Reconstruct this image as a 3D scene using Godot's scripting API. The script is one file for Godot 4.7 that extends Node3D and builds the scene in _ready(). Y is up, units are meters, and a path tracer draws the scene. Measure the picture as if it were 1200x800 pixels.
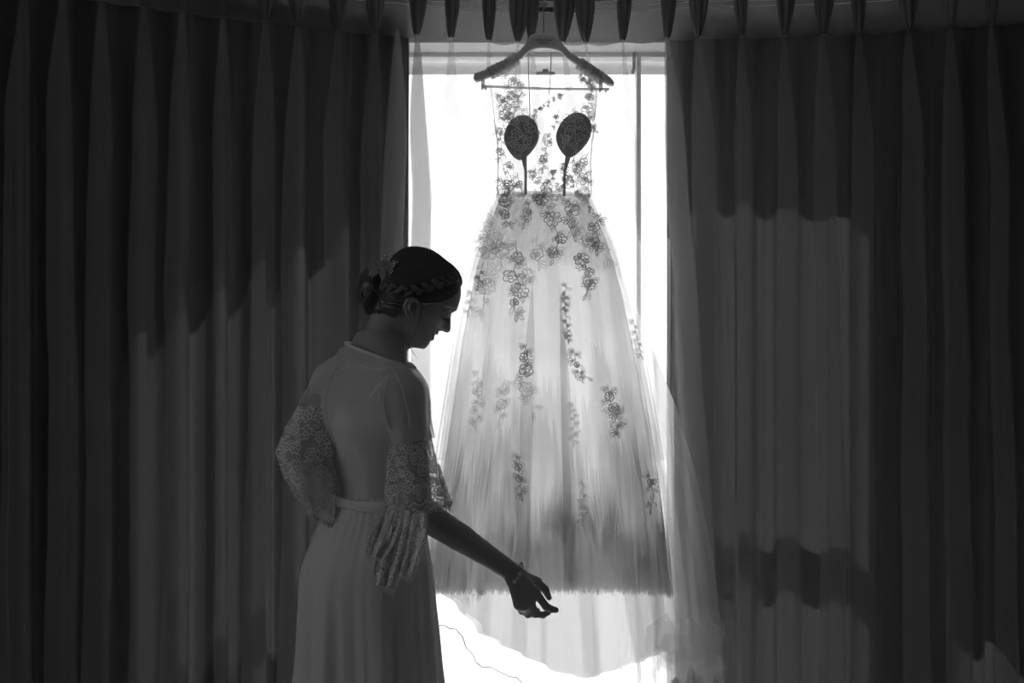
extends Node3D

# ---------------------------------------------------------------- the view
const EYE := 1.48          # height of the camera, metres
const K := 0.000856        # metres per pixel and metre of distance

static func at(x: float, y: float, d: float) -> Vector3:
	return Vector3((x - 600.0) * K * d, EYE + (400.0 - y) * K * d, -d)

static func table(t: Array, x: float) -> float:
	if x <= t[0][0]: return t[0][1]
	for i in range(1, t.size()):
		if x <= t[i][0]:
			var f: float = (x - t[i - 1][0]) / (t[i][0] - t[i - 1][0])
			return lerpf(t[i - 1][1], t[i][1], f)
	return t[-1][1]

static func soft_table(t: Array, x: float) -> float:      # the same with eased corners
	if x <= t[0][0]: return t[0][1]
	for i in range(1, t.size()):
		if x <= t[i][0]:
			var f: float = (x - t[i - 1][0]) / (t[i][0] - t[i - 1][0])
			var p0: float = t[maxi(i - 2, 0)][1]
			var p3: float = t[mini(i + 1, t.size() - 1)][1]
			return cubic_interpolate(t[i - 1][1], t[i][1], p0, p3, f)
	return t[-1][1]

# ---------------------------------------------------------------- mesh builder
class MB:
	var v := PackedVector3Array()
	var c := PackedColorArray()
	var i := PackedInt32Array()
	var n := PackedVector3Array()
	var tint := Color(1, 1, 1)

	func vert(p: Vector3) -> int:
		v.append(p)
		c.append(tint)
		return v.size() - 1

	func tri(a: int, b: int, d: int) -> void:
		i.append(a); i.append(b); i.append(d)

	func quad(a: int, b: int, d: int, e: int) -> void:
		i.append(a); i.append(b); i.append(d)
		i.append(a); i.append(d); i.append(e)

	func grid(pts: PackedVector3Array, cols: int, rows: int, wrap := false) -> void:
		var at0 := v.size()
		v.append_array(pts)
		for q in pts.size(): c.append(tint)
		for r in rows - 1:
			for q in (cols if wrap else cols - 1):
				var q1 := (q + 1) % cols
				quad(at0 + r * cols + q, at0 + r * cols + q1, at0 + (r + 1) * cols + q1, at0 + (r + 1) * cols + q)

	func tube(path: PackedVector3Array, radii: Array, sides := 8, flat := 1.0, flat_up := Vector3.UP) -> void:
		var m := path.size()
		var up := flat_up
		var ring := PackedVector3Array()
		for j in m:
			var t: Vector3 = (path[mini(j + 1, m - 1)] - path[maxi(j - 1, 0)]).normalized()
			if t.length() < 0.5: t = Vector3.UP
			if absf(up.dot(t)) > 0.97: up = Vector3.RIGHT if absf(t.x) < 0.9 else Vector3.BACK
			var s := t.cross(up).normalized()
			var u := s.cross(t).normalized()
			up = u
			var r: float = radii[j] if radii.size() == m else lerpf(radii[0], radii[-1], float(j) / maxf(m - 1, 1))
			for q in sides:
				var a := TAU * q / sides
				ring.append(path[j] + (s * cos(a) + u * sin(a) * flat) * r)
		var at0 := v.size()
		grid(ring, sides, m, true)
		var c0 := vert(path[0])
		var c1 := vert(path[m - 1])
		for q in sides:
			tri(c0, at0 + (q + 1) % sides, at0 + q)
			tri(c1, at0 + (m - 1) * sides + q, at0 + (m - 1) * sides + (q + 1) % sides)

	func ellipsoid(o: Vector3, b: Basis, nu := 10, nv := 7) -> void:
		var p := PackedVector3Array()
		for r in nv:
			var t := PI * (r + 0.001) / (nv - 1 + 0.002)
			for q in nu:
				var a := TAU * q / nu
				p.append(o + b * Vector3(sin(t) * cos(a), cos(t), sin(t) * sin(a)))
		grid(p, nu, nv, true)

	func box(o: Vector3, s: Vector3, ch := 0.0, b := Basis()) -> void:   # chamfered box
		var h := s / 2.0
		if ch <= 0.0:
			for ax in 3:
				for sg in [-1.0, 1.0]:
					var nn := Vector3.ZERO; nn[ax] = sg
					var e1 := Vector3.ZERO; e1[(ax + 1) % 3] = h[(ax + 1) % 3]
					var e2 := Vector3.ZERO; e2[(ax + 2) % 3] = h[(ax + 2) % 3] * sg
					var m: Vector3 = nn * h[ax]
					quad(vert(o + b * (m - e1 - e2)), vert(o + b * (m - e1 + e2)), vert(o + b * (m + e1 + e2)), vert(o + b * (m + e1 - e2)))
			return
		var prof := [Vector2(-h.x + ch, -h.z), Vector2(h.x - ch, -h.z), Vector2(h.x, -h.z + ch), Vector2(h.x, h.z - ch), Vector2(h.x - ch, h.z), Vector2(-h.x + ch, h.z), Vector2(-h.x, h.z - ch), Vector2(-h.x, -h.z + ch)]
		var p := PackedVector3Array()
		for lv in [[-h.y, ch], [-h.y + ch, 0.0], [h.y - ch, 0.0], [h.y, ch]]:
			for q in prof:
				var w := Vector2(q.x * (1.0 - lv[1] / h.x), q.y * (1.0 - lv[1] / h.z))
				p.append(o + b * Vector3(w.x, lv[0], w.y))
		# flat faces: each quad with vertices of its own
		for r in 3:
			for q in 8:
				var q1 := (q + 1) % 8
				quad(vert(p[r * 8 + q]), vert(p[(r + 1) * 8 + q]), vert(p[(r + 1) * 8 + q1]), vert(p[r * 8 + q1]))
		for r in [0, 3]:
			var ids := []
			for q in 8: ids.append(vert(p[r * 8 + q]))
			for q in range(1, 7):
				if r == 0: tri(ids[0], ids[q], ids[q + 1])
				else: tri(ids[0], ids[q + 1], ids[q])

	func strip(a: PackedVector3Array, b: PackedVector3Array) -> void:    # a ribbon between two lines
		var p := PackedVector3Array()
		p.append_array(a); p.append_array(b)
		grid(p, a.size(), 2)

	func arrays(colored := false) -> Array:
		if n.size() != v.size():
			n = PackedVector3Array(); n.resize(v.size())
			for q in range(0, i.size(), 3):
				var f: Vector3 = (v[i[q + 2]] - v[i[q]]).cross(v[i[q + 1]] - v[i[q]])
				n[i[q]] += f; n[i[q + 1]] += f; n[i[q + 2]] += f
			for q in n.size(): n[q] = n[q].normalized() if n[q].length_squared() > 1e-20 else Vector3.UP
		var a := []
		a.resize(Mesh.ARRAY_MAX)
		a[Mesh.ARRAY_VERTEX] = v
		a[Mesh.ARRAY_NORMAL] = n
		a[Mesh.ARRAY_INDEX] = i
		if colored: a[Mesh.ARRAY_COLOR] = c
		return a

	func mesh(colored := false) -> ArrayMesh:
		var m := ArrayMesh.new()
		m.add_surface_from_arrays(Mesh.PRIMITIVE_TRIANGLES, arrays(colored))
		return m

	func smooth_normals_from(g: Callable) -> void:
		n = PackedVector3Array()
		for p in v: n.append(g.call(p))

# ---------------------------------------------------------------- naming and grouping
var M := {}
var rng := RandomNumberGenerator.new()
var taken := {}

func numbered(called: String) -> String:
	taken[called] = taken.get(called, -1) + 1
	return called if taken[called] == 0 else "%s_%03d" % [called, taken[called]]

func tag(o: Node, label := "", category := "", group := "", kind := "") -> void:
	if label: o.set_meta("label", label)
	if category: o.set_meta("category", category)
	if group: o.set_meta("group", group)
	if kind: o.set_meta("kind", kind)

func thing(called: String, where: Vector3, label: String, category: String, group := "") -> Node3D:
	var o := Node3D.new()
	o.name = numbered(called)
	add_child(o)
	o.position = where
	tag(o, label, category, group)
	return o

func put(mesh: Mesh, called: String, mat: Material, parent: Node3D, label := "", kind := "") -> MeshInstance3D:   # a mesh in world places under a thing
	var o := MeshInstance3D.new()
	o.name = numbered(called) if parent == self else called
	o.mesh = mesh
	if mat: o.material_override = mat
	parent.add_child(o, true)
	var t := Vector3.ZERO
	var q: Node3D = parent
	while q != self:
		t += q.position
		q = q.get_parent()
	o.position = -t
	tag(o, label, "", "", kind)
	return o

func build(mb: MB, called: String, mat: Material, parent: Node3D, label := "", kind := "") -> MeshInstance3D:
	return put(mb.mesh(), called, mat, parent, label, kind)

func grey(g: float, rough := 0.9) -> StandardMaterial3D:       # g: linear reflectance
	var m := StandardMaterial3D.new()
	m.albedo_color = Color(g, g, g).linear_to_srgb()
	m.roughness = rough
	m.metallic_specular = 0.3
	return m

func cloth(g: float, alpha := 1.0, through := 0.0) -> StandardMaterial3D:
	var m := grey(g, 0.95)
	m.metallic_specular = 0.1
	m.cull_mode = BaseMaterial3D.CULL_DISABLED
	if alpha < 1.0:
		m.transparency = BaseMaterial3D.TRANSPARENCY_ALPHA
		m.albedo_color.a = alpha
	if through > 0.0:
		m.backlight_enabled = true
		m.backlight = Color(through, through, through).linear_to_srgb()
	return m

func noise_tex(freq: float, lo: float, hi: float, seed_: int, size := 512, stretch := false) -> NoiseTexture2D:
	var t := NoiseTexture2D.new()
	var f := FastNoiseLite.new()
	f.seed = seed_
	f.frequency = freq
	f.noise_type = FastNoiseLite.TYPE_SIMPLEX_SMOOTH
	f.fractal_octaves = 4
	t.noise = f
	t.width = size; t.height = size
	t.seamless = true
	var g := Gradient.new()
	g.set_color(0, Color(lo, lo, lo)); g.set_color(1, Color(hi, hi, hi))
	t.color_ramp = g
	return t

func weave(m: StandardMaterial3D, lo: float, scale_: float, seed_: int) -> void:   # woven grain on cloth
	m.albedo_texture = noise_tex(0.05, lo, 1.0, seed_)
	m.uv1_triplanar = true
	m.uv1_world_triplanar = true
	m.uv1_scale = Vector3(scale_ * 2.5, scale_ * 0.6, scale_ * 2.5)

# ---------------------------------------------------------------- implicit surfaces
static func capsule(p: Vector3, a: Vector3, b: Vector3, ra: float, rb: float) -> float:
	var ab := b - a
	var t := clampf((p - a).dot(ab) / ab.length_squared(), 0.0, 1.0)
	return p.distance_to(a + ab * t) - lerpf(ra, rb, t)

static func smin(a: float, b: float, k: float) -> float:
	var h := maxf(k - absf(a - b), 0.0) / k
	return minf(a, b) - h * h * k * 0.25

func bones_field(bones: Array, p: Vector3) -> float:
	var d := 10.0
	for q in bones:
		d = smin(d, capsule(p, q[0], q[1], q[2], q[3]), q[4])
	return d

func nets(field: Callable, lo: Vector3, hi: Vector3, cell: float, mb: MB, slack := 1.35) -> void:
	const B := 6
	var nb := Vector3i(((hi - lo) / (cell * B)).ceil())
	var n := nb * B
	var sx := n.x + 1
	var sy := (n.x + 1) * (n.y + 1)
	var val := PackedFloat32Array(); val.resize(sy * (n.z + 1)); val.fill(99.0)
	var ids := PackedInt32Array(); ids.resize(val.size()); ids.fill(-1)
	var active := []
	var reach := 0.866 * B * cell * slack
	for bz in nb.z:
		for by in nb.y:
			for bx in nb.x:
				var mid := lo + (Vector3(bx, by, bz) + Vector3(0.5, 0.5, 0.5)) * (B * cell)
				if absf(field.call(mid)) < reach: active.append(Vector3i(bx, by, bz) * B)
	for o: Vector3i in active:
		for z in B + 1:
			for y in B + 1:
				var row := (o.z + z) * sy + (o.y + y) * sx + o.x
				for x in B + 1:
					if val[row + x] > 98.0:
						val[row + x] = field.call(lo + Vector3(o.x + x, o.y + y, o.z + z) * cell)
	var corner := [0, 1, sx, sx + 1, sy, sy + 1, sy + sx, sy + sx + 1]
	var edges := [[0, 1], [2, 3], [4, 5], [6, 7], [0, 2], [1, 3], [4, 6], [5, 7], [0, 4], [1, 5], [2, 6], [3, 7]]
	var offs := []
	for q in 8: offs.append(Vector3(q & 1, (q >> 1) & 1, q >> 2))
	var had := mb.n.size() == mb.v.size()
	var cells := PackedInt32Array()
	for o: Vector3i in active:
		for z in B:
			for y in B:
				var row := (o.z + z) * sy + (o.y + y) * sx + o.x
				for x in B:
					var s := row + x
					var neg := 0
					for q in corner:
						if val[s + q] < 0.0: neg += 1
					if neg == 0 or neg == 8: continue
					var sum := Vector3.ZERO
					var cnt := 0
					for e in edges:
						var a: float = val[s + corner[e[0]]]
						var b: float = val[s + corner[e[1]]]
						if (a < 0.0) != (b < 0.0):
							sum += (offs[e[0]] as Vector3).lerp(offs[e[1]], a / (a - b))
							cnt += 1
					var g := Vector3.ZERO
					for q in 8:
						var w: float = val[s + corner[q]]
						g += Vector3(w if q & 1 else -w, w if q & 2 else -w, w if q & 4 else -w)
					ids[s] = mb.vert(lo + (Vector3(o.x + x, o.y + y, o.z + z) + sum / cnt) * cell)
					if had: mb.n.append(g.normalized())
					cells.append(s)
	for s in cells:
		var a: bool = val[s] < 0.0
		# edges along x, y, z from this cell's first corner
		for ax in 3:
			var st: int = [1, sx, sy][ax]
			if a == (val[s + st] < 0.0): continue
			var u: int = [sx, sy, 1][ax]
			var w: int = [sy, 1, sx][ax]
			if s - u - w < 0: continue
			var i0 := ids[s - u - w]; var i1 := ids[s - w]; var i2 := ids[s]; var i3 := ids[s - u]
			if i0 < 0 or i1 < 0 or i2 < 0 or i3 < 0: continue
			if a: mb.quad(i0, i3, i2, i1)
			else: mb.quad(i0, i1, i2, i3)

func cut(mb: MB, o: Vector3, nn: Vector3) -> void:        # keep the side that nn points to, with a clean edge
	var keep := PackedInt32Array()
	for q in range(0, mb.i.size(), 3):
		var s := 0
		for j in 3:
			if (mb.v[mb.i[q + j]] - o).dot(nn) >= 0.0: s += 1
		if s > 0:
			for j in 3: keep.append(mb.i[q + j])
	mb.i = keep
	for q in keep:
		var d := (mb.v[q] - o).dot(nn)
		if d < 0.0: mb.v[q] -= nn * d

# ---------------------------------------------------------------- the scene
func _ready() -> void:
	rng.seed = 7
	var cam := Camera3D.new()
	cam.name = "camera"
	cam.position = Vector3(0, EYE, 0)
	cam.fov = 37.8
	cam.near = 0.05
	cam.far = 200.0
	add_child(cam)
	cam.current = true

	var env := Environment.new()
	env.background_mode = Environment.BG_SKY
	var sm := ProceduralSkyMaterial.new()
	sm.sky_top_color = Color(0.9, 0.9, 0.9)
	sm.sky_horizon_color = Color(1, 1, 1)
	sm.ground_horizon_color = Color(0.95, 0.95, 0.95)
	sm.ground_bottom_color = Color(0.7, 0.7, 0.7)
	var sky := Sky.new()
	sky.sky_material = sm
	env.sky = sky
	env.background_energy_multiplier = 2.4
	env.tonemap_mode = Environment.TONE_MAPPER_LINEAR
	env.tonemap_exposure = 1.0
	env.sdfgi_enabled = true
	env.ssao_enabled = true
	env.ssil_enabled = true
	var we := WorldEnvironment.new()
	we.name = "world"
	we.environment = env
	add_child(we)

	var sun := DirectionalLight3D.new()       # stands high in front of the window, outside
	sun.name = "sun"
	sun.rotation_degrees = Vector3(-55.8, 180.0, 0)
	sun.light_energy = 6.0
	sun.light_angular_distance = 0.5
	sun.shadow_enabled = true
	sun.sky_mode = DirectionalLight3D.SKY_MODE_LIGHT_ONLY
	add_child(sun)

	materials()
	room()
	windows()
	curtains()
	hanger()
	dress()
	woman()

func materials() -> void:
	M.plaster = grey(0.62); weave(M.plaster, 0.9, 3.0, 3)
	M.ceiling = grey(0.82)
	M.floor = grey(0.66, 0.7); weave(M.floor, 0.75, 5.0, 4)
	M.stone = grey(0.36, 0.8); weave(M.stone, 0.85, 2.0, 5)
	M.white_paint = grey(0.8, 0.4)
	M.metal = grey(0.3, 0.35); M.metal.metallic = 0.9
	M.dark_metal = grey(0.06, 0.4)
	M.catch = grey(0.45, 0.5)
	M.glass = StandardMaterial3D.new()
	M.glass.albedo_color = Color(0.95, 0.95, 0.95, 0.03)
	M.glass.roughness = 0.02
	M.glass.transparency = BaseMaterial3D.TRANSPARENCY_ALPHA
	M.sheer = cloth(0.6, 0.22, 0.9); weave(M.sheer, 0.85, 30.0, 8)
	M.sheer.rim_enabled = true; M.sheer.rim = 1.0; M.sheer.rim_tint = 0.3
	M.drape_glow = cloth(0.3, 1.0, 1.0); weave(M.drape_glow, 0.7, 14.0, 6)  # drape cloth made paler and thinner; the window glow is in the material
	M.valance = cloth(0.8, 1.0, 0.3)
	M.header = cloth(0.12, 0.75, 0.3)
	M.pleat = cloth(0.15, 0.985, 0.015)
	M.stitch = cloth(0.6, 1.0, 0.4)
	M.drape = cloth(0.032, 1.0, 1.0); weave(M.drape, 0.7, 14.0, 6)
	M.shutter = grey(0.3)

func struct(mb: MB, called: String, mat: Material, parent: Node3D = self) -> MeshInstance3D:
	var o := build(mb, called, mat, parent)
	if parent == self: o.set_meta("kind", "structure")
	return o

# ---------------------------------------------------------------- room
const WALL_IN := -3.42     # inner and outer face of the window wall
const WALL_OUT := -3.60
const HEAD := 2.505        # underside of the lintel
const CEIL := 2.78

func slab(a: Vector3, b: Vector3, mb: MB = null) -> MB:
	var m: MB = mb if mb else MB.new()
	m.box((a + b) / 2.0, (b - a).abs())
	return m

func room() -> void:
	var w := slab(Vector3(-2.1, 0, WALL_IN), Vector3(-1.13, CEIL, WALL_OUT))
	slab(Vector3(-1.13, HEAD, WALL_IN), Vector3(2.1, CEIL, WALL_OUT), w)
	slab(Vector3(1.19, 0, WALL_IN), Vector3(1.36, HEAD, WALL_OUT), w)
	slab(Vector3(1.64, 0, WALL_IN), Vector3(2.1, HEAD, WALL_OUT), w)
	slab(Vector3(1.36, 0, WALL_IN), Vector3(1.64, 0.25, WALL_OUT), w)
	struct(w, "wall_back", M.plaster)
	w = slab(Vector3(-2.1, 0, WALL_IN), Vector3(-1.95, CEIL, -1.60))       # with a narrow opening added out of view, to brighten the woman from behind
	slab(Vector3(-2.1, 0, -0.90), Vector3(-1.95, CEIL, 1.6), w)
	slab(Vector3(-2.1, 0, -1.60), Vector3(-1.95, 1.05, -0.90), w)
	slab(Vector3(-2.1, 2.15, -1.60), Vector3(-1.95, CEIL, -0.90), w)
	struct(w, "wall_left", M.plaster)
	struct(slab(Vector3(1.95, 0, WALL_IN), Vector3(2.1, CEIL, 1.6)), "wall_right", M.plaster)
	struct(slab(Vector3(-2.1, 0, 1.6), Vector3(2.1, CEIL, 1.75)), "wall_front", M.plaster)
	struct(slab(Vector3(-2.1, CEIL, WALL_OUT), Vector3(2.1, CEIL + 0.15, 1.75)), "ceiling", M.ceiling)
	struct(slab(Vector3(-2.1, -0.15, WALL_OUT), Vector3(2.1, 0, 1.75)), "floor", M.floor)
	struct(slab(Vector3(-6, -0.2, WALL_OUT - 9.0), Vector3(6, -0.02, WALL_OUT)), "balcony_floor", M.stone)

func windows() -> void:
	var w := Node3D.new(); w.name = "window_1"; add_child(w); w.set_meta("kind", "structure")
	w.position = Vector3(0, 0, -3.57)
	var zi := -3.54; var zo := -3.60
	var f := slab(Vector3(-1.21, 2.49, zi), Vector3(1.19, HEAD, zo))
	slab(Vector3(-1.21, 0, zi), Vector3(1.19, 0.06, zo), f)
	slab(Vector3(-1.21, 0, zi), Vector3(-1.16, HEAD, zo), f)
	slab(Vector3(1.14, 0, zi), Vector3(1.19, HEAD, zo), f)
	struct(f, "window_frame", M.white_paint, w)
	for s in [[-0.50, -0.43], [0.443, 0.458], [0.60, 0.66]]:
		struct(slab(Vector3(s[0], 0.06, zi), Vector3(s[1], 2.49, zo)), "mullion", M.white_paint, w)
	for s in [[-1.16, -0.50], [0.66, 1.14]]:
		struct(slab(Vector3(s[0], 1.18, zi), Vector3(s[1], 1.27, zo)), "transom", M.white_paint, w)
		struct(slab(Vector3(s[0], 0.06, -3.568), Vector3(s[1], 1.18, -3.572)), "pane", M.glass, w)
		struct(slab(Vector3(s[0], 1.27, -3.568), Vector3(s[1], 2.49, -3.572)), "pane", M.glass, w)
	for s in [[-0.43, 0.443], [0.458, 0.60]]:
		struct(slab(Vector3(s[0], 0.06, -3.568), Vector3(s[1], 2.49, -3.572)), "pane", M.glass, w)
	struct(slab(Vector3(-1.21, 2.462, -3.606), Vector3(1.19, HEAD, -3.609)), "blind_valance", M.valance, w)
	struct(slab(Vector3(-1.21, 2.445, -3.603), Vector3(1.19, 2.462, -3.612)), "blind_bar", M.valance, w)
	var la := MB.new()
	la.box(at(639, 86, 3.535), Vector3(0.07, 0.011, 0.014), 0.003)
	la.box(at(639, 84, 3.54) , Vector3(0.02, 0.02, 0.01), 0.002)
	struct(la, "window_catch", M.catch, w)
	var ha := MB.new()
	ha.tube(PackedVector3Array([at(743, 62, 3.53), at(743, 80, 3.52), at(741, 86, 3.53)]), [0.006], 8)
	struct(ha, "window_handle", M.metal, w)
	var w3 := Node3D.new(); w3.name = "added_fill_window_3"; add_child(w3); w3.set_meta("kind", "structure")  # unseen side window, added as fill light for her back
	w3.position = Vector3(-2.03, 1.05, -1.25)
	f = MB.new()
	for b in [[-1.60, 1.05, -0.90, 1.09], [-1.60, 2.11, -0.90, 2.15], [-1.60, 1.09, -1.56, 2.11], [-0.94, 1.09, -0.90, 2.11]]:
		slab(Vector3(-2.06, b[1], b[0]), Vector3(-2.0, b[3], b[2]), f)
	struct(f, "window_frame", M.white_paint, w3)
	struct(slab(Vector3(-2.032, 1.09, -1.56), Vector3(-2.028, 2.11, -0.94)), "pane", M.glass, w3)
	# the narrow window behind the right curtain, its roller shutter nearly down
	var w2 := Node3D.new(); w2.name = "window_2"; add_child(w2); w2.set_meta("kind", "structure")
	w2.position = Vector3(1.5, 0.25, -3.57)
	f = slab(Vector3(1.36, HEAD - 0.06, zi), Vector3(1.64, HEAD, zo))
	slab(Vector3(1.36, 0.25, zi), Vector3(1.64, 0.31, zo), f)
	slab(Vector3(1.36, 0.25, zi), Vector3(1.39, HEAD, zo), f)
	slab(Vector3(1.61, 0.25, zi), Vector3(1.64, HEAD, zo), f)
	struct(f, "window_frame", M.white_paint, w2)
	struct(slab(Vector3(1.39, 0.31, -3.568), Vector3(1.61, HEAD - 0.06, -3.572)), "pane", M.glass, w2)
	for k in 24:
		var y := HEAD - 0.03 - k * 0.05
		struct(slab(Vector3(1.365, y - 0.048, -3.62), Vector3(1.635, y, -3.632)), "shutter_slat", M.shutter, w2)

# ---------------------------------------------------------------- curtains
const DEPTH := [[-60, 2.66], [30, 2.73], [75, 2.77], [120, 2.81], [170, 2.86], [215, 2.90], [262, 2.95], [312, 2.99], [350, 3.025], [397, 3.07], [440, 3.105], [490, 3.14], [529, 3.168], [573, 3.2], [607, 3.21], [660, 3.22], [690, 3.218], [730, 3.2], [780, 3.175], [817, 3.155], [868, 3.148], [918, 3.14], [962, 3.13], [1005, 3.115], [1063, 3.08], [1112, 3.045], [1160, 3.02], [1260, 2.97]]
const PINCH := 2.442
const HEADER := 2.565
const SHEER_LEFT := [[-60, -62], [-15, -15], [30, 27], [75, 72], [120, 122], [170, 168], [215, 216], [262, 264], [312, 306], [350, 345], [397, 388], [440, 438], [466, 462, 3.0, 0], [489, 490, 3.0], [529, 527], [573, 565], [607, 606], [622, 690]]
const SHEER_RIGHT := [[659, 752], [686, 775], [729, 798], [781, 826, 3.0], [817, 852], [868, 886], [918, 925], [962, 966], [1005, 1005], [1063, 1062], [1112, 1124], [1160, 1168], [1210, 1210], [1260, 1262]]

func rail_point(px: float, h: float, off := 0.0) -> Vector3:     # a point under the curved curtain rail
	var d := soft_table(DEPTH, px)
	return Vector3((px - 600.0) * K * d, h, -d + off)

func gathered_sheet(folds: Array, h0: float, h1: float, seed_: int, rows: int) -> MB:
	# each pleat lets three loops of cloth fall; between the pleats the cloth hangs nearly flat
	var r := RandomNumberGenerator.new(); r.seed = seed_
	var nz := FastNoiseLite.new(); nz.seed = seed_; nz.frequency = 0.9
	const FL := 10
	var nf := folds.size()
	var cols := (nf - 1) * FL
	for f in folds: cols += 30 * int(f[2] if f.size() > 2 else 1.0)
	var wid := []; var dep := []; var lean := []; var loops := []
	for q in nf:
		wid.append(r.randf_range(17.0, 25.0) * clampf(absf(folds[q][0] - 640.0) / 150.0, 0.5, 1.0)); dep.append(r.randf_range(0.8, 1.3)); lean.append(r.randf_range(-4.0, 4.0)); loops.append(r.randf_range(0.75, 1.15))
	var pts := PackedVector3Array()
	for j in rows:
		var v := float(j) / (rows - 1)
		var h := lerpf(h0, h1, pow(v, 1.4))
		var drop := h0 - h
		var open := smoothstep(0.0, 0.40, drop)
		var fall := clampf(drop / 1.75, 0.0, 1.3)
		for k in nf:
			var mid: float = lerpf(folds[k][0], folds[k][1], fall) + lean[k] * fall * 2.0 + nz.get_noise_2d(k * 5.3, h * 0.8) * 7.0 * open
			var w: float = wid[k] * lerpf(0.16, lerpf(0.92, 1.2, fall), sqrt(open))
			var many: float = folds[k][2] if folds[k].size() > 2 else 1.0
			var G := 30 * int(many)
			var shy := clampf(absf(folds[k][0] - 650.0) / 90.0, 0.55, 1.0)
			for q in G:
				var s := q / (G - 1.0) * 2.0 - 1.0
				var sh: float = s + 0.25 * nz.get_noise_2d(k * 9.1 + s, h * 0.7 + 40.0) * open
				var x: float = -w * 0.62 * sin(PI * (many + 0.5) * sh) * (0.9 + 0.1 * cos(many * 2.0 * sh))
				var z: float = shy * dep[k] * lerpf(0.010, 0.026, open) * ((s + 1.0) * 0.55 + 0.55 * cos(PI * sh * 0.5) + 0.18 * sin(PI * (2.0 * many + 1.0) * sh))
				pts.append(rail_point(mid + x, h, z - 0.004))
			if k < nf - 1:
				var mid2: float = lerpf(folds[k + 1][0], folds[k + 1][1], fall) + lean[k + 1] * fall * 2.0 + nz.get_noise_2d((k + 1) * 5.3, h * 0.8) * 7.0 * open
				var w2: float = wid[k + 1] * lerpf(0.16, lerpf(0.92, 1.2, fall), sqrt(open))
				for q in FL:
					var t := (q + 1.0) / (FL + 1.0)
					var px := lerpf(mid + w * 0.62, mid2 - w2 * 0.62, t)
					var z: float = shy * dep[k] * lerpf(0.010, 0.026, open) * 1.1 * pow(1.0 - t, 3.0) - 0.016 * sin(PI * t) - 0.012 * open * sin(TAU * t + lean[k] + h * 0.6) * sin(PI * t)
					pts.append(rail_point(px, h, z - 0.004))
	var mb := MB.new()
	mb.grid(pts, cols, rows)
	return mb

func fold_sheet(folds: Array, back: float, h0: float, h1: float, amp: float, seed_: int, rows: int, per: int, pinched: bool) -> MB:
	var r := RandomNumberGenerator.new(); r.seed = seed_
	var nz := FastNoiseLite.new(); nz.seed = seed_; nz.frequency = 0.9
	var nf := folds.size()
	var cols := (nf - 1) * per + 1
	var am := []; var ph := []; var ex := []; var ex2 := []
	for q in nf + 1:
		am.append(r.randf_range(0.6, 1.25)); ph.append(r.randf_range(0.4, 1.0)); ex.append(r.randf_range(-0.5, 0.9)); ex2.append(r.randf_range(0, TAU))
	var pts := PackedVector3Array()
	for j in rows:
		var v := float(j) / (rows - 1)
		var h := lerpf(h0, h1, pow(v, 1.35))
		var drop := h0 - h
		var open := smoothstep(0.0, 0.42, drop) if pinched else 1.0
		var fall := clampf(drop / 1.75, 0.0, 1.3)
		for c in cols:
			var u := float(c) / per
			var k := mini(int(u), nf - 2)
			var t := u - k
			var wob := nz.get_noise_2d(u * 1.3, h * 0.55) * 0.10 * open
			var tt := t + wob * sin(PI * t)
			var a: float = lerpf(am[k], am[k + 1], smoothstep(0.0, 1.0, t))
			var skew: float = (0.24 + 0.05 * ph[k]) * sin(2.0 * TAU * tt) / TAU * open * 0.5
			var f := clampf(tt + skew * 2.0 + ex[k] * 0.05 * open * sin(TAU * tt), -0.2, 1.2)
			var px := lerpf(lerpf(folds[k][0], folds[k + 1][0], f), lerpf(folds[k][1], folds[k + 1][1], f), fall)
			# forward at the pleats, back between them, with a lesser fold now and then
			var narrow: float = exp(-pow(sin(PI * tt) / 0.16, 2.0)) * 1.1 - 0.35
			var wide: float = cos(TAU * tt) + 0.38 * ex[k] * open * sin(2.0 * TAU * tt + ex2[k] * 0.3 + h * 0.7) + 0.12 * sin(3.0 * TAU * tt + ex2[k])
			var o: float = amp * a * lerpf(0.28 * narrow, wide, open)
			pts.append(rail_point(px, h, o - back))
	var mb := MB.new()
	mb.grid(pts, cols, rows)
	return mb

func pleat(px: float, seed_: float) -> MB:              # a three-fold pinch pleat, wide at the top
	var mb := MB.new()
	var wide := 0.028 + 0.006 * sin(seed_ * 2.3)
	var lean := 0.006 * sin(seed_ * 1.7)
	for lobe in [-1, 0, 1]:
		var path := PackedVector3Array(); var rad := []
		for j in 12:
			var v := float(j) / 11.0
			var spread := lerpf(wide * 0.62, 0.004, pow(v, 1.7))
			var p := rail_point(px, lerpf(HEADER + 0.01, PINCH, v), 0.012 + 0.012 * (1.0 if lobe == 0 else 0.3))
			p.x += lobe * spread + lean * (1.0 - v)
			path.append(p)
			rad.append(lerpf(wide * 0.42, 0.0055, pow(v, 1.6)) * (0.7 if j == 11 else 1.0))
		mb.tube(path, rad, 10, 1.0, Vector3.BACK)
	return mb

func header_strip(a: float, b: float, ha: float, hb: float, off: float, sag := 0.0, folds: Array = []) -> MB:
	var up := PackedVector3Array(); var lo := PackedVector3Array()
	var n := 160
	for j in n + 1:
		var px := lerpf(a, b, float(j) / n)
		var s := 0.0
		for q in folds.size() - 1:
			if px >= folds[q][0] and px <= folds[q + 1][0]:
				s = sin(PI * (px - folds[q][0]) / (folds[q + 1][0] - folds[q][0]))
		up.append(rail_point(px, ha, off - 0.012 * s))
		lo.append(rail_point(px, hb - sag * s * (0.7 + 0.5 * sin(px * 0.11)), off - 0.012 * s))
	var mb := MB.new()
	mb.strip(up, lo)
	return mb

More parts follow.
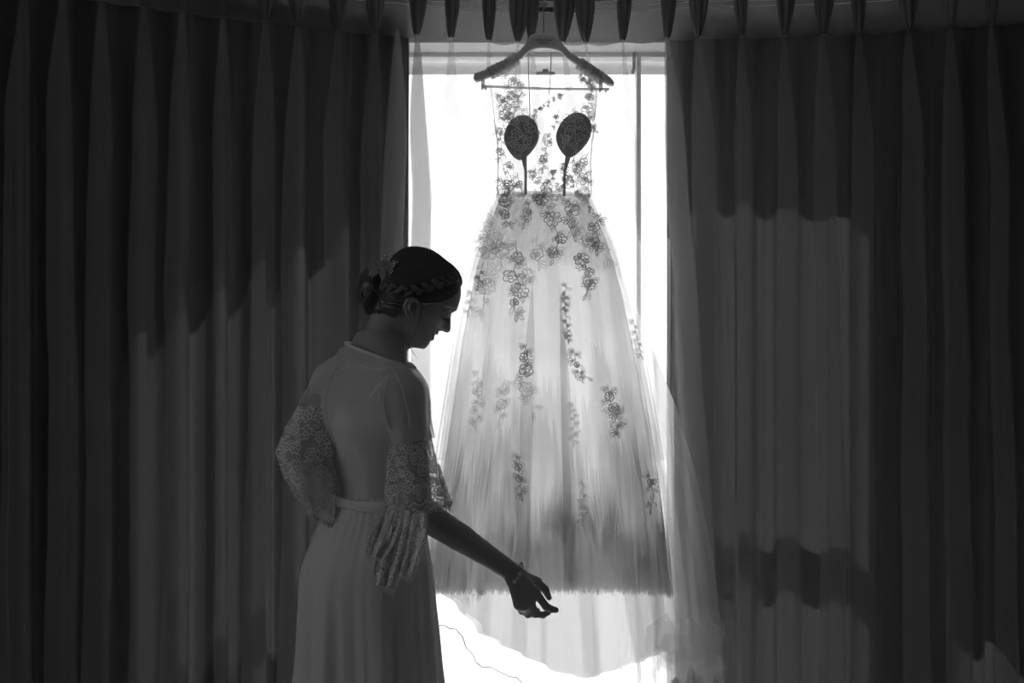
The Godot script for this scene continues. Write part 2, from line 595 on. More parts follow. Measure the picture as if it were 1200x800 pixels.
func sheer_panel(folds: Array, label: String, seed_: int) -> void:
	var o := thing("sheer_curtain", rail_point(folds[folds.size() / 2][0], 0.0), label, "curtain", "sheer curtains at the window")
	build(gathered_sheet(folds, PINCH + 0.012, 0.03, seed_, 46), "fabric", M.sheer, o)
	var a: float = folds[0][0]; var b: float = folds[-1][0]
	build(header_strip(a, b, HEADER, PINCH - 0.002, 0.0, 0.004, folds), "header_tape", M.header, o)
	for h in [2.558, 2.541]:
		build(header_strip(a, b, h + 0.0015, h - 0.0015, 0.003, 0.0, folds), "stitching", M.stitch, o)
	for f in folds.filter(func(q): return q.size() < 4):
		build(pleat(f[0], f[0]), "pleat", M.pleat, o)

func curtains() -> void:
	var rail := thing("curtain_rail", rail_point(640, HEADER), "curved dark curtain rail along the top of the window wall", "curtain rail")
	var path := PackedVector3Array()
	for j in 60: path.append(rail_point(lerpf(-80, 1280, j / 59.0), 2.59, -0.012))
	var mb := MB.new()
	mb.tube(path, [0.013], 8)
	build(mb, "rail", M.dark_metal, rail)
	mb = MB.new()
	path = PackedVector3Array()
	for j in 60: path.append(rail_point(lerpf(-80, 1280, j / 59.0), 2.585, -0.11))
	mb.tube(path, [0.011], 8)
	build(mb, "rail", M.dark_metal, rail)
	for px in [20, 330, 637, 960, 1240]:
		mb = MB.new()
		var p := rail_point(px, 2.62, -0.06)
		mb.box(p, Vector3(0.035, 0.035, 0.14), 0.004)
		mb.box(p + Vector3(0, 0.09, 0), Vector3(0.02, 0.16, 0.02), 0.003)
		build(mb, "bracket", M.metal, rail)
	sheer_panel(SHEER_LEFT, "long sheer curtain panel left of the hanging dress, pinch pleated, behind the standing woman", 11)
	sheer_panel(SHEER_RIGHT, "long sheer curtain panel right of the hanging dress, pinch pleated, beside the trailing tulle", 12)
	var lf := []
	var x := -70.0
	while x < 400.0:
		lf.append([x, x])
		x += 50.0 + 14.0 * sin(x * 0.13)
	lf.append([462, 458]); lf.append([478, 474])
	var o := thing("drape", rail_point(220, 0.0, -0.1), "heavy dark drape left of the bright window, deep folds with sunlit patches", "curtain", "heavy drapes behind the sheers")
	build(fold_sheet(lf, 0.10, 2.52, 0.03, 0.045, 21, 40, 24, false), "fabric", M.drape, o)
	build(fold_sheet([[405, 405], [432, 432], [462, 462], [476, 476]], 0.10, 2.52, 0.03, 0.03, 25, 40, 24, false), "glow_edge", M.drape_glow, o, "leading edge in paler cloth, window glow put into its colour")  # brighter strip standing in for glow on the drape beside the window
	var rf := [[786, 786]]
	x = 812.0
	while x < 1280.0:
		rf.append([x, x])
		x += 54.0 + 12.0 * sin(x * 0.1)
	o = thing("drape", rail_point(1020, 0.0, -0.1), "heavy dark drape right of the bright window, shallow folds crossed by a shadow band", "curtain", "heavy drapes behind the sheers")
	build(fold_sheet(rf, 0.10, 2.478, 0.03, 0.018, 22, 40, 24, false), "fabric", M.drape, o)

# ---------------------------------------------------------------- hanger
const AXIS := 3.07        # distance of the hanging dress

func hanger() -> void:
	M.hanger = cloth(0.7, 1.0, 0.08); M.hanger.roughness = 0.45
	M.clear_bar = cloth(0.75, 0.75, 0.55); M.clear_bar.roughness = 0.4
	M.print = grey(0.03, 0.6)
	var o := thing("clothes_hanger", at(637, 45, AXIS), "wide pale hanger with dark lettering and a bottom bar, hung from the curtain rail", "hanger")
	# the shaped body: a closed outline with rounded edges, curved a little forward at the wings
	var top := [[555, 94], [556, 88], [572, 82], [592, 72], [608, 61], [617, 50], [621, 42], [628, 39], [638, 38.5], [648, 39], [653, 42], [657, 50], [667, 61], [684, 73], [702, 84], [714, 92], [719, 99]]
	var bot := [[557, 97.5], [560, 98], [576, 91], [596, 80], [611, 70], [620, 61], [628, 57.5], [633, 56.8], [638, 56.5], [643, 57], [648, 58], [656, 61], [665, 70], [680, 81], [699, 93], [712, 101.5], [718, 103]]
	var mb := MB.new()
	var prof := PackedVector3Array()
	var n := 49
	for j in n:
		var u := float(j) / (n - 1) * 16.0
		var k := mini(int(u), 15)
		var f := u - k
		var a := Vector2(lerpf(top[k][0], top[k + 1][0], f), lerpf(top[k][1], top[k + 1][1], f))
		var b := Vector2(lerpf(bot[k][0], bot[k + 1][0], f), lerpf(bot[k][1], bot[k + 1][1], f))
		var w := absf(u - 8.0) / 8.0
		var thick := lerpf(0.007, 0.017, w * w) * (0.45 if j == 0 or j == n - 1 else 1.0)
		for q in 12:
			var g := TAU * q / 12.0
			var e := Vector2(signf(cos(g)) * pow(absf(cos(g)), 0.6), signf(sin(g)) * pow(absf(sin(g)), 0.6))
			var m := a.lerp(b, 0.5 + 0.5 * e.y)
			prof.append(at(m.x, m.y, AXIS) + Vector3(0, 0, e.x * thick + 0.02 * w * w))
	mb.grid(prof, 12, n, true)
	for e in [0, n - 1]:
		var c := mb.vert((mb.v[e * 12] + mb.v[e * 12 + 6]) / 2.0)
		for q in 12: mb.tri(c, e * 12 + q, e * 12 + (q + 1) % 12)
	build(mb, "hanger_body", M.hanger, o)
	mb = MB.new()
	var path := PackedVector3Array()
	path.append(at(637, 40, AXIS))
	path.append(at(637, 20, AXIS))
	path.append(at(637, 2, AXIS))
	for j in 13:
		var g := PI * j / 12.0
		path.append(Vector3(at(637, 0, AXIS).x, 2.60, -3.118) + Vector3(0, 0.025 * sin(g), 0.048 * cos(g)))
	mb.tube(path, [0.0023], 7)
	build(mb, "hook", M.metal, o)
	mb = MB.new()
	mb.tube(PackedVector3Array([at(564, 101, AXIS - 0.015), at(640, 104, AXIS - 0.015), at(714, 104.5, AXIS - 0.015)]), [0.0042], 8)
	build(mb, "crossbar", M.clear_bar, o)
	for s in [[566, 95, 102], [704, 97, 104]]:
		mb = MB.new()
		mb.box((at(s[0], s[1], AXIS - 0.015) + at(s[0], s[2], AXIS - 0.015)) / 2.0, Vector3(0.012, 0.03, 0.008), 0.002)
		build(mb, "bar_post", M.clear_bar, o)
	for s in [[565, 103], [569, 103], [703, 106], [710, 106]]:
		mb = MB.new()
		mb.box(at(s[0], s[1], AXIS - 0.016), Vector3(0.007, 0.013, 0.010), 0.002)
		build(mb, "clip", M.clear_bar, o)
	for l in [["PRONOVIAS", 47.2, 3.0], ["BARCELONA", 50.6, 1.5]]:
		var t := TextMesh.new()
		t.text = l[0]
		t.font = SystemFont.new()
		t.font.font_names = PackedStringArray(["Droid Sans"])
		t.font_size = 32
		t.pixel_size = l[2] * K * AXIS / 23.0
		t.depth = 0.0008
		var ti := put(t, "lettering", M.print, o)
		ti.position += at(637.5, l[1], AXIS - 0.0075)

# ---------------------------------------------------------------- dress
const DCX := 638.0
const D_LEFT := [[225, 581], [232, 580], [250, 572], [280, 560], [310, 551], [350, 541], [400, 531], [450, 523], [500, 515], [560, 506], [620, 499], [700, 491], [800, 482]]
const D_RIGHT := [[225, 693], [232, 694], [250, 703], [280, 718], [310, 729], [350, 740], [400, 752], [450, 762], [500, 771], [560, 780], [620, 787], [700, 794], [800, 802]]
const HEM_BACK := [[478, 672], [495, 683], [517, 690], [540, 712], [555, 733], [600, 757], [655, 783], [690, 790], [725, 780], [795, 750], [801, 715], [806, 690]]
var pleats := FastNoiseLite.new()

func width_at(y: float, right: bool) -> float:
	return absf(table(D_RIGHT if right else D_LEFT, y) - DCX) * K * AXIS

func axis_y(h: float) -> float:
	return 400.0 - (h - EYE) / (K * AXIS)

func skirt_depth(y: float, front: bool) -> float:
	return lerpf(0.105, 0.30, smoothstep(0.0, 1.0, (y - 225.0) / 520.0)) if front else lerpf(0.06, 0.05, clampf((y - 225.0) / 300.0, 0, 1))

func ruck(a: float, y: float, seed_: float, amount: float) -> float:   # radiating gathers
	var v := clampf((y - 226.0) / 470.0, 0.0, 1.1)
	var f := pleats.get_noise_3d(sin(a) * 3.2, cos(a) * 3.2, seed_ + v * 0.35) * 1.5
	f += pleats.get_noise_3d(sin(a) * 8.0, cos(a) * 8.0, seed_ * 2.0 + v * 0.3) * 0.75
	return f * amount * (0.25 + 0.75 * v)

func skirt_point(a: float, y: float, size := 1.0, seed_ := 0.0, amount := 0.05) -> Vector3:   # a = 0 faces the room
	var k := 1.0 + ruck(a, y, seed_, amount)
	var w := width_at(y, sin(a) > 0.0)
	var dp := skirt_depth(y, cos(a) > 0.0)
	var c := at(DCX, y, AXIS)
	return c + Vector3(sin(a) * w * size * lerpf(1.0, k, absf(cos(a)) * 0.8 + 0.1), 0, cos(a) * dp * size * (k if cos(a) > 0.0 else 1.0 + (k - 1.0) * 1.4))

func front_at(px: float, py: float, lift := 0.004) -> Vector3:      # the front of the dress under a point of the picture
	var d := AXIS - 0.1
	var a := 0.0
	var y := py
	for it in 4:
		var p := at(px, py, d)
		y = axis_y(p.y)
		var w := width_at(y, px > DCX)
		a = asin(clampf((p.x - at(DCX, y, AXIS).x) / w, -0.98, 0.98))
		if y > 226.0:
			d = -skirt_point(a, y, 1.0, 0.0, 0.085).z
		else:
			d = AXIS - 0.105 * cos(a) * lerpf(0.55, 1.0, clampf((y - 90.0) / 60.0, 0, 1))
	return at(px, py, d - lift)

func skirt_layer(a0: float, a1: float, y0: float, hem: Callable, size: float, seed_: float, amount: float, cols: int, rows: int, ragged := 0.006, top := 0.0, tucks := 1.0) -> MB:
	var pts := PackedVector3Array()
	var rough := RandomNumberGenerator.new()
	for j in rows:
		var v := float(j) / (rows - 1)
		rough.seed = int(seed_ * 10.0)
		for q in cols:
			var a := lerpf(a0, a1, float(q) / (cols - 1))
			var y1: float = hem.call(a) + ragged * 380.0 * (pleats.get_noise_2d(a * 40.0, seed_ * 3.0) + 0.5 * pleats.get_noise_2d(a * 150.0, seed_))
			var y := lerpf(y0 + top * (1.6 * pleats.get_noise_2d(a * 1.6, seed_) + rough.randf_range(-0.45, 0.45)), y1, v)
			var tuck := 0.115 * (0.5 + pleats.get_noise_3d(sin(a) * 1.3, cos(a) * 1.3, seed_ * 7.0 + v * 0.3)) * smoothstep(0.0, 0.5, v) * (tucks if ragged > 0.0 else 0.0)
			var aa := a + tuck * sin(13.0 * a + seed_ * 5.0 + 1.8 * sin(4.0 * a) + 0.3 * v) + 0.02 * sin(31.0 * a + seed_) * v
			pts.append(skirt_point(aa, y, size, seed_, amount))
	var mb := MB.new()
	mb.grid(pts, cols, rows)
	return mb

func front_hem(a: float) -> float:
	return lerpf(696.0, 664.0, maxf(cos(a), 0.0))

func whole_hem(a: float) -> float:
	if cos(a) >= 0.0: return front_hem(a) - 6.0
	var w := width_at(740.0, sin(a) > 0.0)
	var px := DCX + sin(a) * w / (K * AXIS)
	return lerpf(front_hem(a) - 6.0, table(HEM_BACK, px) + 10.0, clampf(-cos(a) * 8.0, 0, 1))

func whole_hem_tulle(a: float) -> float:
	if cos(a) >= 0.0: return front_hem(a)
	var w := width_at(740.0, sin(a) > 0.0)
	var px := DCX + sin(a) * w / (K * AXIS)
	return lerpf(front_hem(a), table(HEM_BACK, px) + 40.0 + 7.0 * sin(px * 0.13), clampf(-cos(a) * 8.0, 0, 1))

# lace: outlines of cord on a net ground, laid on a surface
class Lace:
	var cord := MB.new()
	var net := MB.new()
	var on: Callable
	var w := 1.0
	func line(p: PackedVector2Array, closed := false, wide := 1.0) -> void:
		var m := p.size()
		var at0 := cord.v.size()
		for j in m:
			var a := p[(j - 1 + m) % m] if closed or j > 0 else p[0]
			var b := p[(j + 1) % m] if closed or j < m - 1 else p[m - 1]
			var s := (b - a).normalized().orthogonal() * w * wide * 0.5
			cord.vert(on.call(p[j].x + s.x, p[j].y + s.y, 0.005))
			cord.vert(on.call(p[j].x - s.x, p[j].y - s.y, 0.005))
		for j in (m if closed else m - 1):
			var a := at0 + j * 2
			var b := at0 + (j + 1) % m * 2
			cord.quad(a, b, b + 1, a + 1)
	func fill(c: Vector2, p: PackedVector2Array) -> void:
		var at0 := net.vert(on.call(c.x, c.y, 0.004))
		for q in p: net.vert(on.call(q.x, q.y, 0.004))
		for j in p.size(): net.tri(at0, at0 + 1 + j, at0 + 1 + (j + 1) % p.size())
	func flower(c: Vector2, r: float, petals: int, rot: float) -> void:
		var out := PackedVector2Array()
		var n := petals * 6
		for j in n:
			var a := rot + TAU * j / n
			out.append(c + Vector2(cos(a), sin(a) * 0.92) * r * (0.68 + 0.34 * pow(absf(sin((a - rot) * petals * 0.5)), 0.7)) * (1.0 + 0.13 * sin(a + rot * 5.0) + 0.09 * sin(2.0 * a + rot * 9.0)))
		line(out, true, 1.25)
		fill(c, out)
		var inn := PackedVector2Array()
		for j in 10: inn.append(c + Vector2(cos(rot * 3.0), sin(rot * 3.0)) * r * 0.08 + Vector2(cos(TAU * j / 10.0), sin(TAU * j / 10.0) * 0.85) * r * (0.30 + 0.05 * sin(j * 1.9 + rot)))
		line(inn, true, 1.0)
		for j in petals:
			var a := rot + TAU * j / petals
			line(PackedVector2Array([c + Vector2(cos(a), sin(a)) * r * 0.36, c + Vector2(cos(a), sin(a)) * r * 0.68]), false, 0.8)
	func leaf(p: Vector2, dir: Vector2, l: float, wd: float, solid := true) -> void:
		var s := dir.orthogonal()
		var out := PackedVector2Array()
		for j in 6: out.append(p + dir * l * j / 6.0 + s * wd * sin(PI * j / 6.0))
		for j in 6: out.append(p + dir * l * (6 - j) / 6.0 - s * wd * sin(PI * j / 6.0))
		line(out, true, 0.68)
		fill(p + dir * l * 0.5, out)
		if solid: line(PackedVector2Array([p, p + dir * l * 0.9]), false, 0.8)
	func curl(p: Vector2, dir: Vector2, r: float, hand: float) -> void:
		var out := PackedVector2Array()
		for j in 14:
			var a := dir.angle() + hand * (j * 0.42 - PI / 2)
			out.append(p + Vector2(cos(dir.angle() + hand * PI / 2), sin(dir.angle() + hand * PI / 2)) * r + Vector2(cos(a), sin(a)) * r * (1.0 - j * 0.05))
		line(out, false, 1.2)
	func sprig(path: PackedVector2Array, size: float, r: RandomNumberGenerator, flowers: Array) -> void:
		line(path, false, 0.9)
		var total := 0.0
		for j in path.size() - 1: total += path[j].distance_to(path[j + 1])
		var s := 3.0
		var side := 1.0
		while s < total:
			var q := along(path, s)
			var d: Vector2 = q[1]
			var fan := r.randi_range(1, 4)
			var base := side * r.randf_range(0.5, 1.0)
			for k in fan:
				var g := base + side * k * 0.42
				leaf(q[0] + d.rotated(g) * size * 0.1, d.rotated(g), size * r.randf_range(0.5, 0.9), size * r.randf_range(0.11, 0.17), false)
			if r.randf() < 0.3: curl(q[0], d.rotated(-side * 0.8), size * 0.22, side)
			side = -side
			s += size * r.randf_range(0.28, 0.75)
		var e := along(path, total)
		leaf(e[0], e[1], size * 0.7, size * 0.15)
		for f in flowers:
			var q := along(path, total * f[0])
			flower(q[0] + (q[1] as Vector2).orthogonal() * f[2], size * f[1], r.randi_range(5, 7), r.randf_range(0, TAU))
	func along(path: PackedVector2Array, s: float) -> Array:
		for j in path.size() - 1:
			var l := path[j].distance_to(path[j + 1])
			if s <= l or j == path.size() - 2:
				return [path[j].lerp(path[j + 1], minf(s / l, 1.0)), (path[j + 1] - path[j]).normalized()]
			s -= l
		return [path[0], Vector2.RIGHT]
	func mesh() -> ArrayMesh:
		var m := ArrayMesh.new()
		if cord.v.size(): m.add_surface_from_arrays(Mesh.PRIMITIVE_TRIANGLES, cord.arrays())
		if net.v.size(): m.add_surface_from_arrays(Mesh.PRIMITIVE_TRIANGLES, net.arrays())
		return m

func put_lace(l: Lace, called: String, parent: Node3D, cord_mat: Material, net_mat: Material, label := "") -> MeshInstance3D:
	var m := l.mesh()
	m.surface_set_material(0, cord_mat)
	if m.get_surface_count() > 1: m.surface_set_material(1, net_mat)
	return put(m, called, null, parent, label)

func pv(a: Array) -> PackedVector2Array:
	var o := PackedVector2Array()
	for q in a: o.append(Vector2(q[0], q[1]))
	return o

func dress() -> void:
	pleats.seed = 5; pleats.frequency = 1.0; pleats.fractal_octaves = 2
	M.tulle = cloth(0.55, 0.25, 0.85)
	M.tulle_dense = cloth(0.5, 0.36, 0.6)
	M.lining = cloth(0.8, 0.54, 0.6)
	M.satin = cloth(0.7, 0.88, 0.33)
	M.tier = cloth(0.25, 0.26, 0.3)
	M.tulle_foot = cloth(0.5, 0.26, 0.5)
	M.illusion = cloth(0.6, 0.11, 0.85)
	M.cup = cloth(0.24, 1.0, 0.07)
	M.cord_cup = cloth(0.9, 1.0, 0.1)
	M.bone = cloth(0.4, 0.9, 0.35)
	M.cord = cloth(0.45, 0.95, 0.55)
	M.cord_pale = cloth(0.6, 0.45, 0.5)
	M.net = cloth(0.6, 0.14, 0.7)
	M.net_pale = cloth(0.6, 0.18, 0.6)
	M.ribbon = cloth(0.55, 0.8, 0.5)
	var o := thing("wedding_dress", at(DCX, 400, AXIS), "sheer white wedding dress with lace flowers, hanging in front of the bright window", "dress")

	var mb0 := MB.new()
	# skirt: two veils of tulle over a satin lining, and gathered tiers under the front
	build(skirt_layer(-PI, PI, 228.0, whole_hem_tulle, 1.0, 0.0, 0.085, 520, 40, 0.012), "outer_tulle", M.tulle, o)
	build(skirt_layer(-PI / 2 - 0.3, PI / 2 + 0.3, 229.0, front_hem, 0.96, 3.7, 0.09, 300, 36, 0.02), "under_tulle", M.tulle, o)
	build(skirt_layer(-PI, PI, 229.0, whole_hem, 0.90, 7.1, 0.05, 300, 36, 0.0), "lining", M.lining, o)
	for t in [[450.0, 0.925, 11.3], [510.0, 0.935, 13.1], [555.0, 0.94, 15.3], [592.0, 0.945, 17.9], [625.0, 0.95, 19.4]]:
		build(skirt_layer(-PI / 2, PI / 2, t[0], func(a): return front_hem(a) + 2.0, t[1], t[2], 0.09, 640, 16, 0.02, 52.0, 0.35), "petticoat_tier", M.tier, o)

	build(skirt_layer(PI / 2 + 0.1, PI * 1.5 - 0.1, 632.0, whole_hem, 0.98, 7.1, 0.02, 400, 20, 0.0, 16.0), "satin_back", M.satin, o)

	mb0 = MB.new()
	var thread := PackedVector3Array()
	var tl := [[492, 728], [505, 731], [517, 732], [526, 735], [535, 738], [541, 744], [546, 757], [556, 770], [557, 776], [566, 781], [580, 783], [590, 790], [603, 793], [612, 799], [622, 803]]
	for q in 90:
		var u := q / 89.0 * 13.999
		var i := int(u)
		thread.append(at(lerpf(tl[i][0], tl[i + 1][0], u - i), lerpf(tl[i][1], tl[i + 1][1], u - i) + 0.8 * sin(q * 0.7), 3.09))
	mb0.tube(thread, [0.0017], 5)
	build(mb0, "hem_thread", M.bone, o)

	# the train falls to the right behind the skirt
	var pts := PackedVector3Array()
	var cols := 60; var rows := 44
	for j in rows:
		var v := float(j) / (rows - 1)
		var y := lerpf(330.0, 792.0, v)
		var xl := lerpf(712.0, 752.0, v)
		var xr := table([[330, 736], [380, 752], [420, 768], [480, 792], [560, 815], [640, 832], [700, 840], [760, 847], [800, 850]], y)
		for q in cols:
			var u := float(q) / (cols - 1)
			var f := sin(u * 13.0 + 0.6 * sin(v * 4.0)) * 0.5 + sin(u * 29.0 + 1.0) * 0.25
			var end := 1.0 + 0.028 * sin(u * 17.0) + 0.02 * sin(u * 41.0)
			pts.append(at(lerpf(xl, xr, u), lerpf(330.0, 462.0 * end + 330.0, v), 3.125 + 0.022 * f * v - 0.05 * v * u))
	var tr := MB.new(); tr.grid(pts, cols, rows)
	var train := build(tr, "train", M.train_cloth if M.has("train_cloth") else M.tulle_dense, o)
	# crumpled tulle where the train gathers at its foot
	var rr := RandomNumberGenerator.new(); rr.seed = 31
	for s in [[776, 752, 15, 26], [802, 748, 24, 22], [826, 752, 18, 34], [838, 765, 10, 34], [808, 776, 24, 16], [832, 782, 14, 16], [785, 775, 16, 14], [796, 762, 20, 20]]:
		var m := MB.new()
		var g := PackedVector3Array()
		var ph := rr.randf_range(0, TAU)
		var sk1 := rr.randf_range(-0.5, 0.5); var sk2 := rr.randf_range(-0.4, 0.4)
		for j in 20:
			for q in 20:
				var u := q / 19.0 * 2.0 - 1.0; var v := j / 19.0 * 2.0 - 1.0
				var fold := 0.040 * absf(fposmod(u * 1.3 + v * 0.8 * sin(ph) + ph, 2.0) - 1.0) + 0.034 * absf(fposmod(v * 1.6 - u * 0.7 * cos(ph) + ph * 2.0, 2.0) - 1.0)
				var uu := u + sk1 * v + 0.25 * sin(v * 2.5 + ph) * u; var vv := v + sk2 * u + 0.3 * sin(u * 3.0 + ph) * maxf(v, 0.0)
				g.append(at(s[0] + uu * s[2], s[1] + vv * s[3], 3.07 - fold))
		m.grid(g, 20, 20)
		build(m, "gathered_tulle", M.tulle_foot, train)

	# bodice
	pts = PackedVector3Array()
	for j in 16:
		var y := lerpf(138.0, 229.0, j / 15.0)
		var l := table([[138, 579], [190, 584], [215, 583], [230, 581]], y)
		var r := table([[138, 698], [190, 692], [230, 693]], y)
		for q in 40:
			pts.append(front_at(lerpf(l, r, q / 39.0), y, 0.0))
	var mb := MB.new(); mb.grid(pts, 40, 16)
	var bod := build(mb, "bodice", M.illusion, o)
	pts = PackedVector3Array()
	for j in 16:
		var y := lerpf(110.0, 229.0, j / 15.0)
		for q in 30:
			var px := lerpf(table([[110, 577], [190, 584], [230, 581]], y), table([[110, 699], [190, 692], [230, 693]], y), q / 29.0)
			var s := (px - DCX) / 60.0
			pts.append(at(px, y, AXIS + 0.06 * sqrt(maxf(0.0, 1.0 - s * s))))
	mb = MB.new(); mb.grid(pts, 30, 16)
	build(mb, "back_panel", M.illusion, o)
	for s in [[[[82, 586], [96, 583], [110, 580], [138, 579]], [[82, 606], [96, 613], [110, 617], [138, 628]]], [[[82, 676], [96, 684], [110, 686], [138, 662]], [[82, 698], [96, 703], [110, 702], [138, 698]]]]:
		pts = PackedVector3Array()
		for j in 10:
			var y := lerpf(82.0, 139.0, j / 9.0)
			for q in 10: pts.append(front_at(lerpf(table(s[0], y), table(s[1], y), q / 9.0), y, 0.0))
		mb = MB.new(); mb.grid(pts, 10, 10)
		build(mb, "strap", M.illusion, o)
	# strap cloth wound over the hanger's wings
	for s in [[[[573, 86.5], [584, 81.5], [594, 76.5], [606, 68]], -0.50], [[[678, 74], [688, 81], [697, 87], [708, 94.5]], 0.58]]:
		mb = MB.new()
		var ring := PackedVector3Array()
		for k in 28:
			var u := k / 27.0 * 2.999
			var i := int(u)
			var c := at(lerpf(s[0][i][0], s[0][i + 1][0], u - i), lerpf(s[0][i][1], s[0][i + 1][1], u - i), AXIS - 0.006)
			var up: Vector3 = Vector3.UP.rotated(Vector3.BACK, -s[1])
			var rad := 1.0 + 0.13 * absf(sin(k * 0.75)) + 0.05 * sin(k * 2.3)
			for q in 16:
				var g := TAU * q / 16.0
				ring.append(c + up * cos(g) * 0.0185 * rad + Vector3.BACK * sin(g) * 0.019 * rad)
		mb.grid(ring, 16, 28, true)
		build(mb, "strap_gather", M.ribbon, o)
	for s in [[575, 103, 579, 140], [699, 105, 696, 140]]:
		mb = MB.new()
		mb.strip(PackedVector3Array([at(s[0], s[1], AXIS - 0.02), at(s[2], s[3], AXIS - 0.03)]), PackedVector3Array([at(s[0] + 1.2, s[1], AXIS - 0.02), at(s[2] + 1.2, s[3], AXIS - 0.03)]))
		build(mb, "hanging_loop", M.ribbon, o)
	for s in [[[619, 62], [620, 100], [621, 128], [620, 165]], [[646, 62], [645, 90], [643, 112]]]:
		mb = MB.new()
		var path := PackedVector3Array()
		for q in s: path.append(at(q[0], q[1], AXIS + 0.02))
		mb.tube(path, [0.0018], 6)
		build(mb, "hanging_cord", M.dark_cord if M.has("dark_cord") else M.bone, o)
	for s in [[611, 161, 1.0, 0.5], [672, 158, -1.0, -1.4]]:      # padded cups: drop shaped shells
		pts = PackedVector3Array()
		for j in 12:
			var r := j / 11.0
			for q in 72:
				var a := TAU * q / 72.0
				var ox: float = 20.5 * cos(a) * (1.0 - 0.34 * pow(maxf(sin(a), 0.0), 1.5)) - s[2] * 3.5 * sin(a) * s[3]
				var oy: float = 26.5 * sin(a)
				var p := front_at(s[0] + ox * r, s[1] + oy * r, 0.0)
				pts.append(p + Vector3(0, 0, 0.048 * sqrt(maxf(0.0, 1.0 - pow(r, 2.2))) - 0.002))
		mb = MB.new(); mb.grid(pts, 72, 12, true)
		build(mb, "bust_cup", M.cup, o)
	for s in [[[614, 184], [616, 200], [616, 228]], [[666, 182], [662, 200], [661, 230]]]:
		mb = MB.new()
		var path := PackedVector3Array()
		for q in s: path.append(front_at(q[0], q[1], 0.001))
		mb.tube(path, [0.009, 0.0042, 0.0042], 8, 0.5, Vector3.BACK)
		build(mb, "boning", M.bone, o)
	for e in [[[579, 140], [583, 165], [584, 190], [583, 228]], [[697, 145], [694, 165], [692, 190], [693, 228]]]:
		mb = MB.new()
		var path := PackedVector3Array()
		for q in e: path.append(front_at(q[0], q[1], 0.0))
		mb.tube(path, [0.0028], 6)
		build(mb, "side_binding", M.cord_pale, o)
	var up := PackedVector3Array(); var lo := PackedVector3Array()
	for q in 50:
		var px := lerpf(581.5, 692.5, q / 49.0)
		up.append(front_at(px, 227.0, 0.002)); lo.append(front_at(px, 231.0, 0.002))
	mb = MB.new(); mb.strip(up, lo)
	build(mb, "waist_seam", M.cord_pale, o)

	lace_on_dress(o)

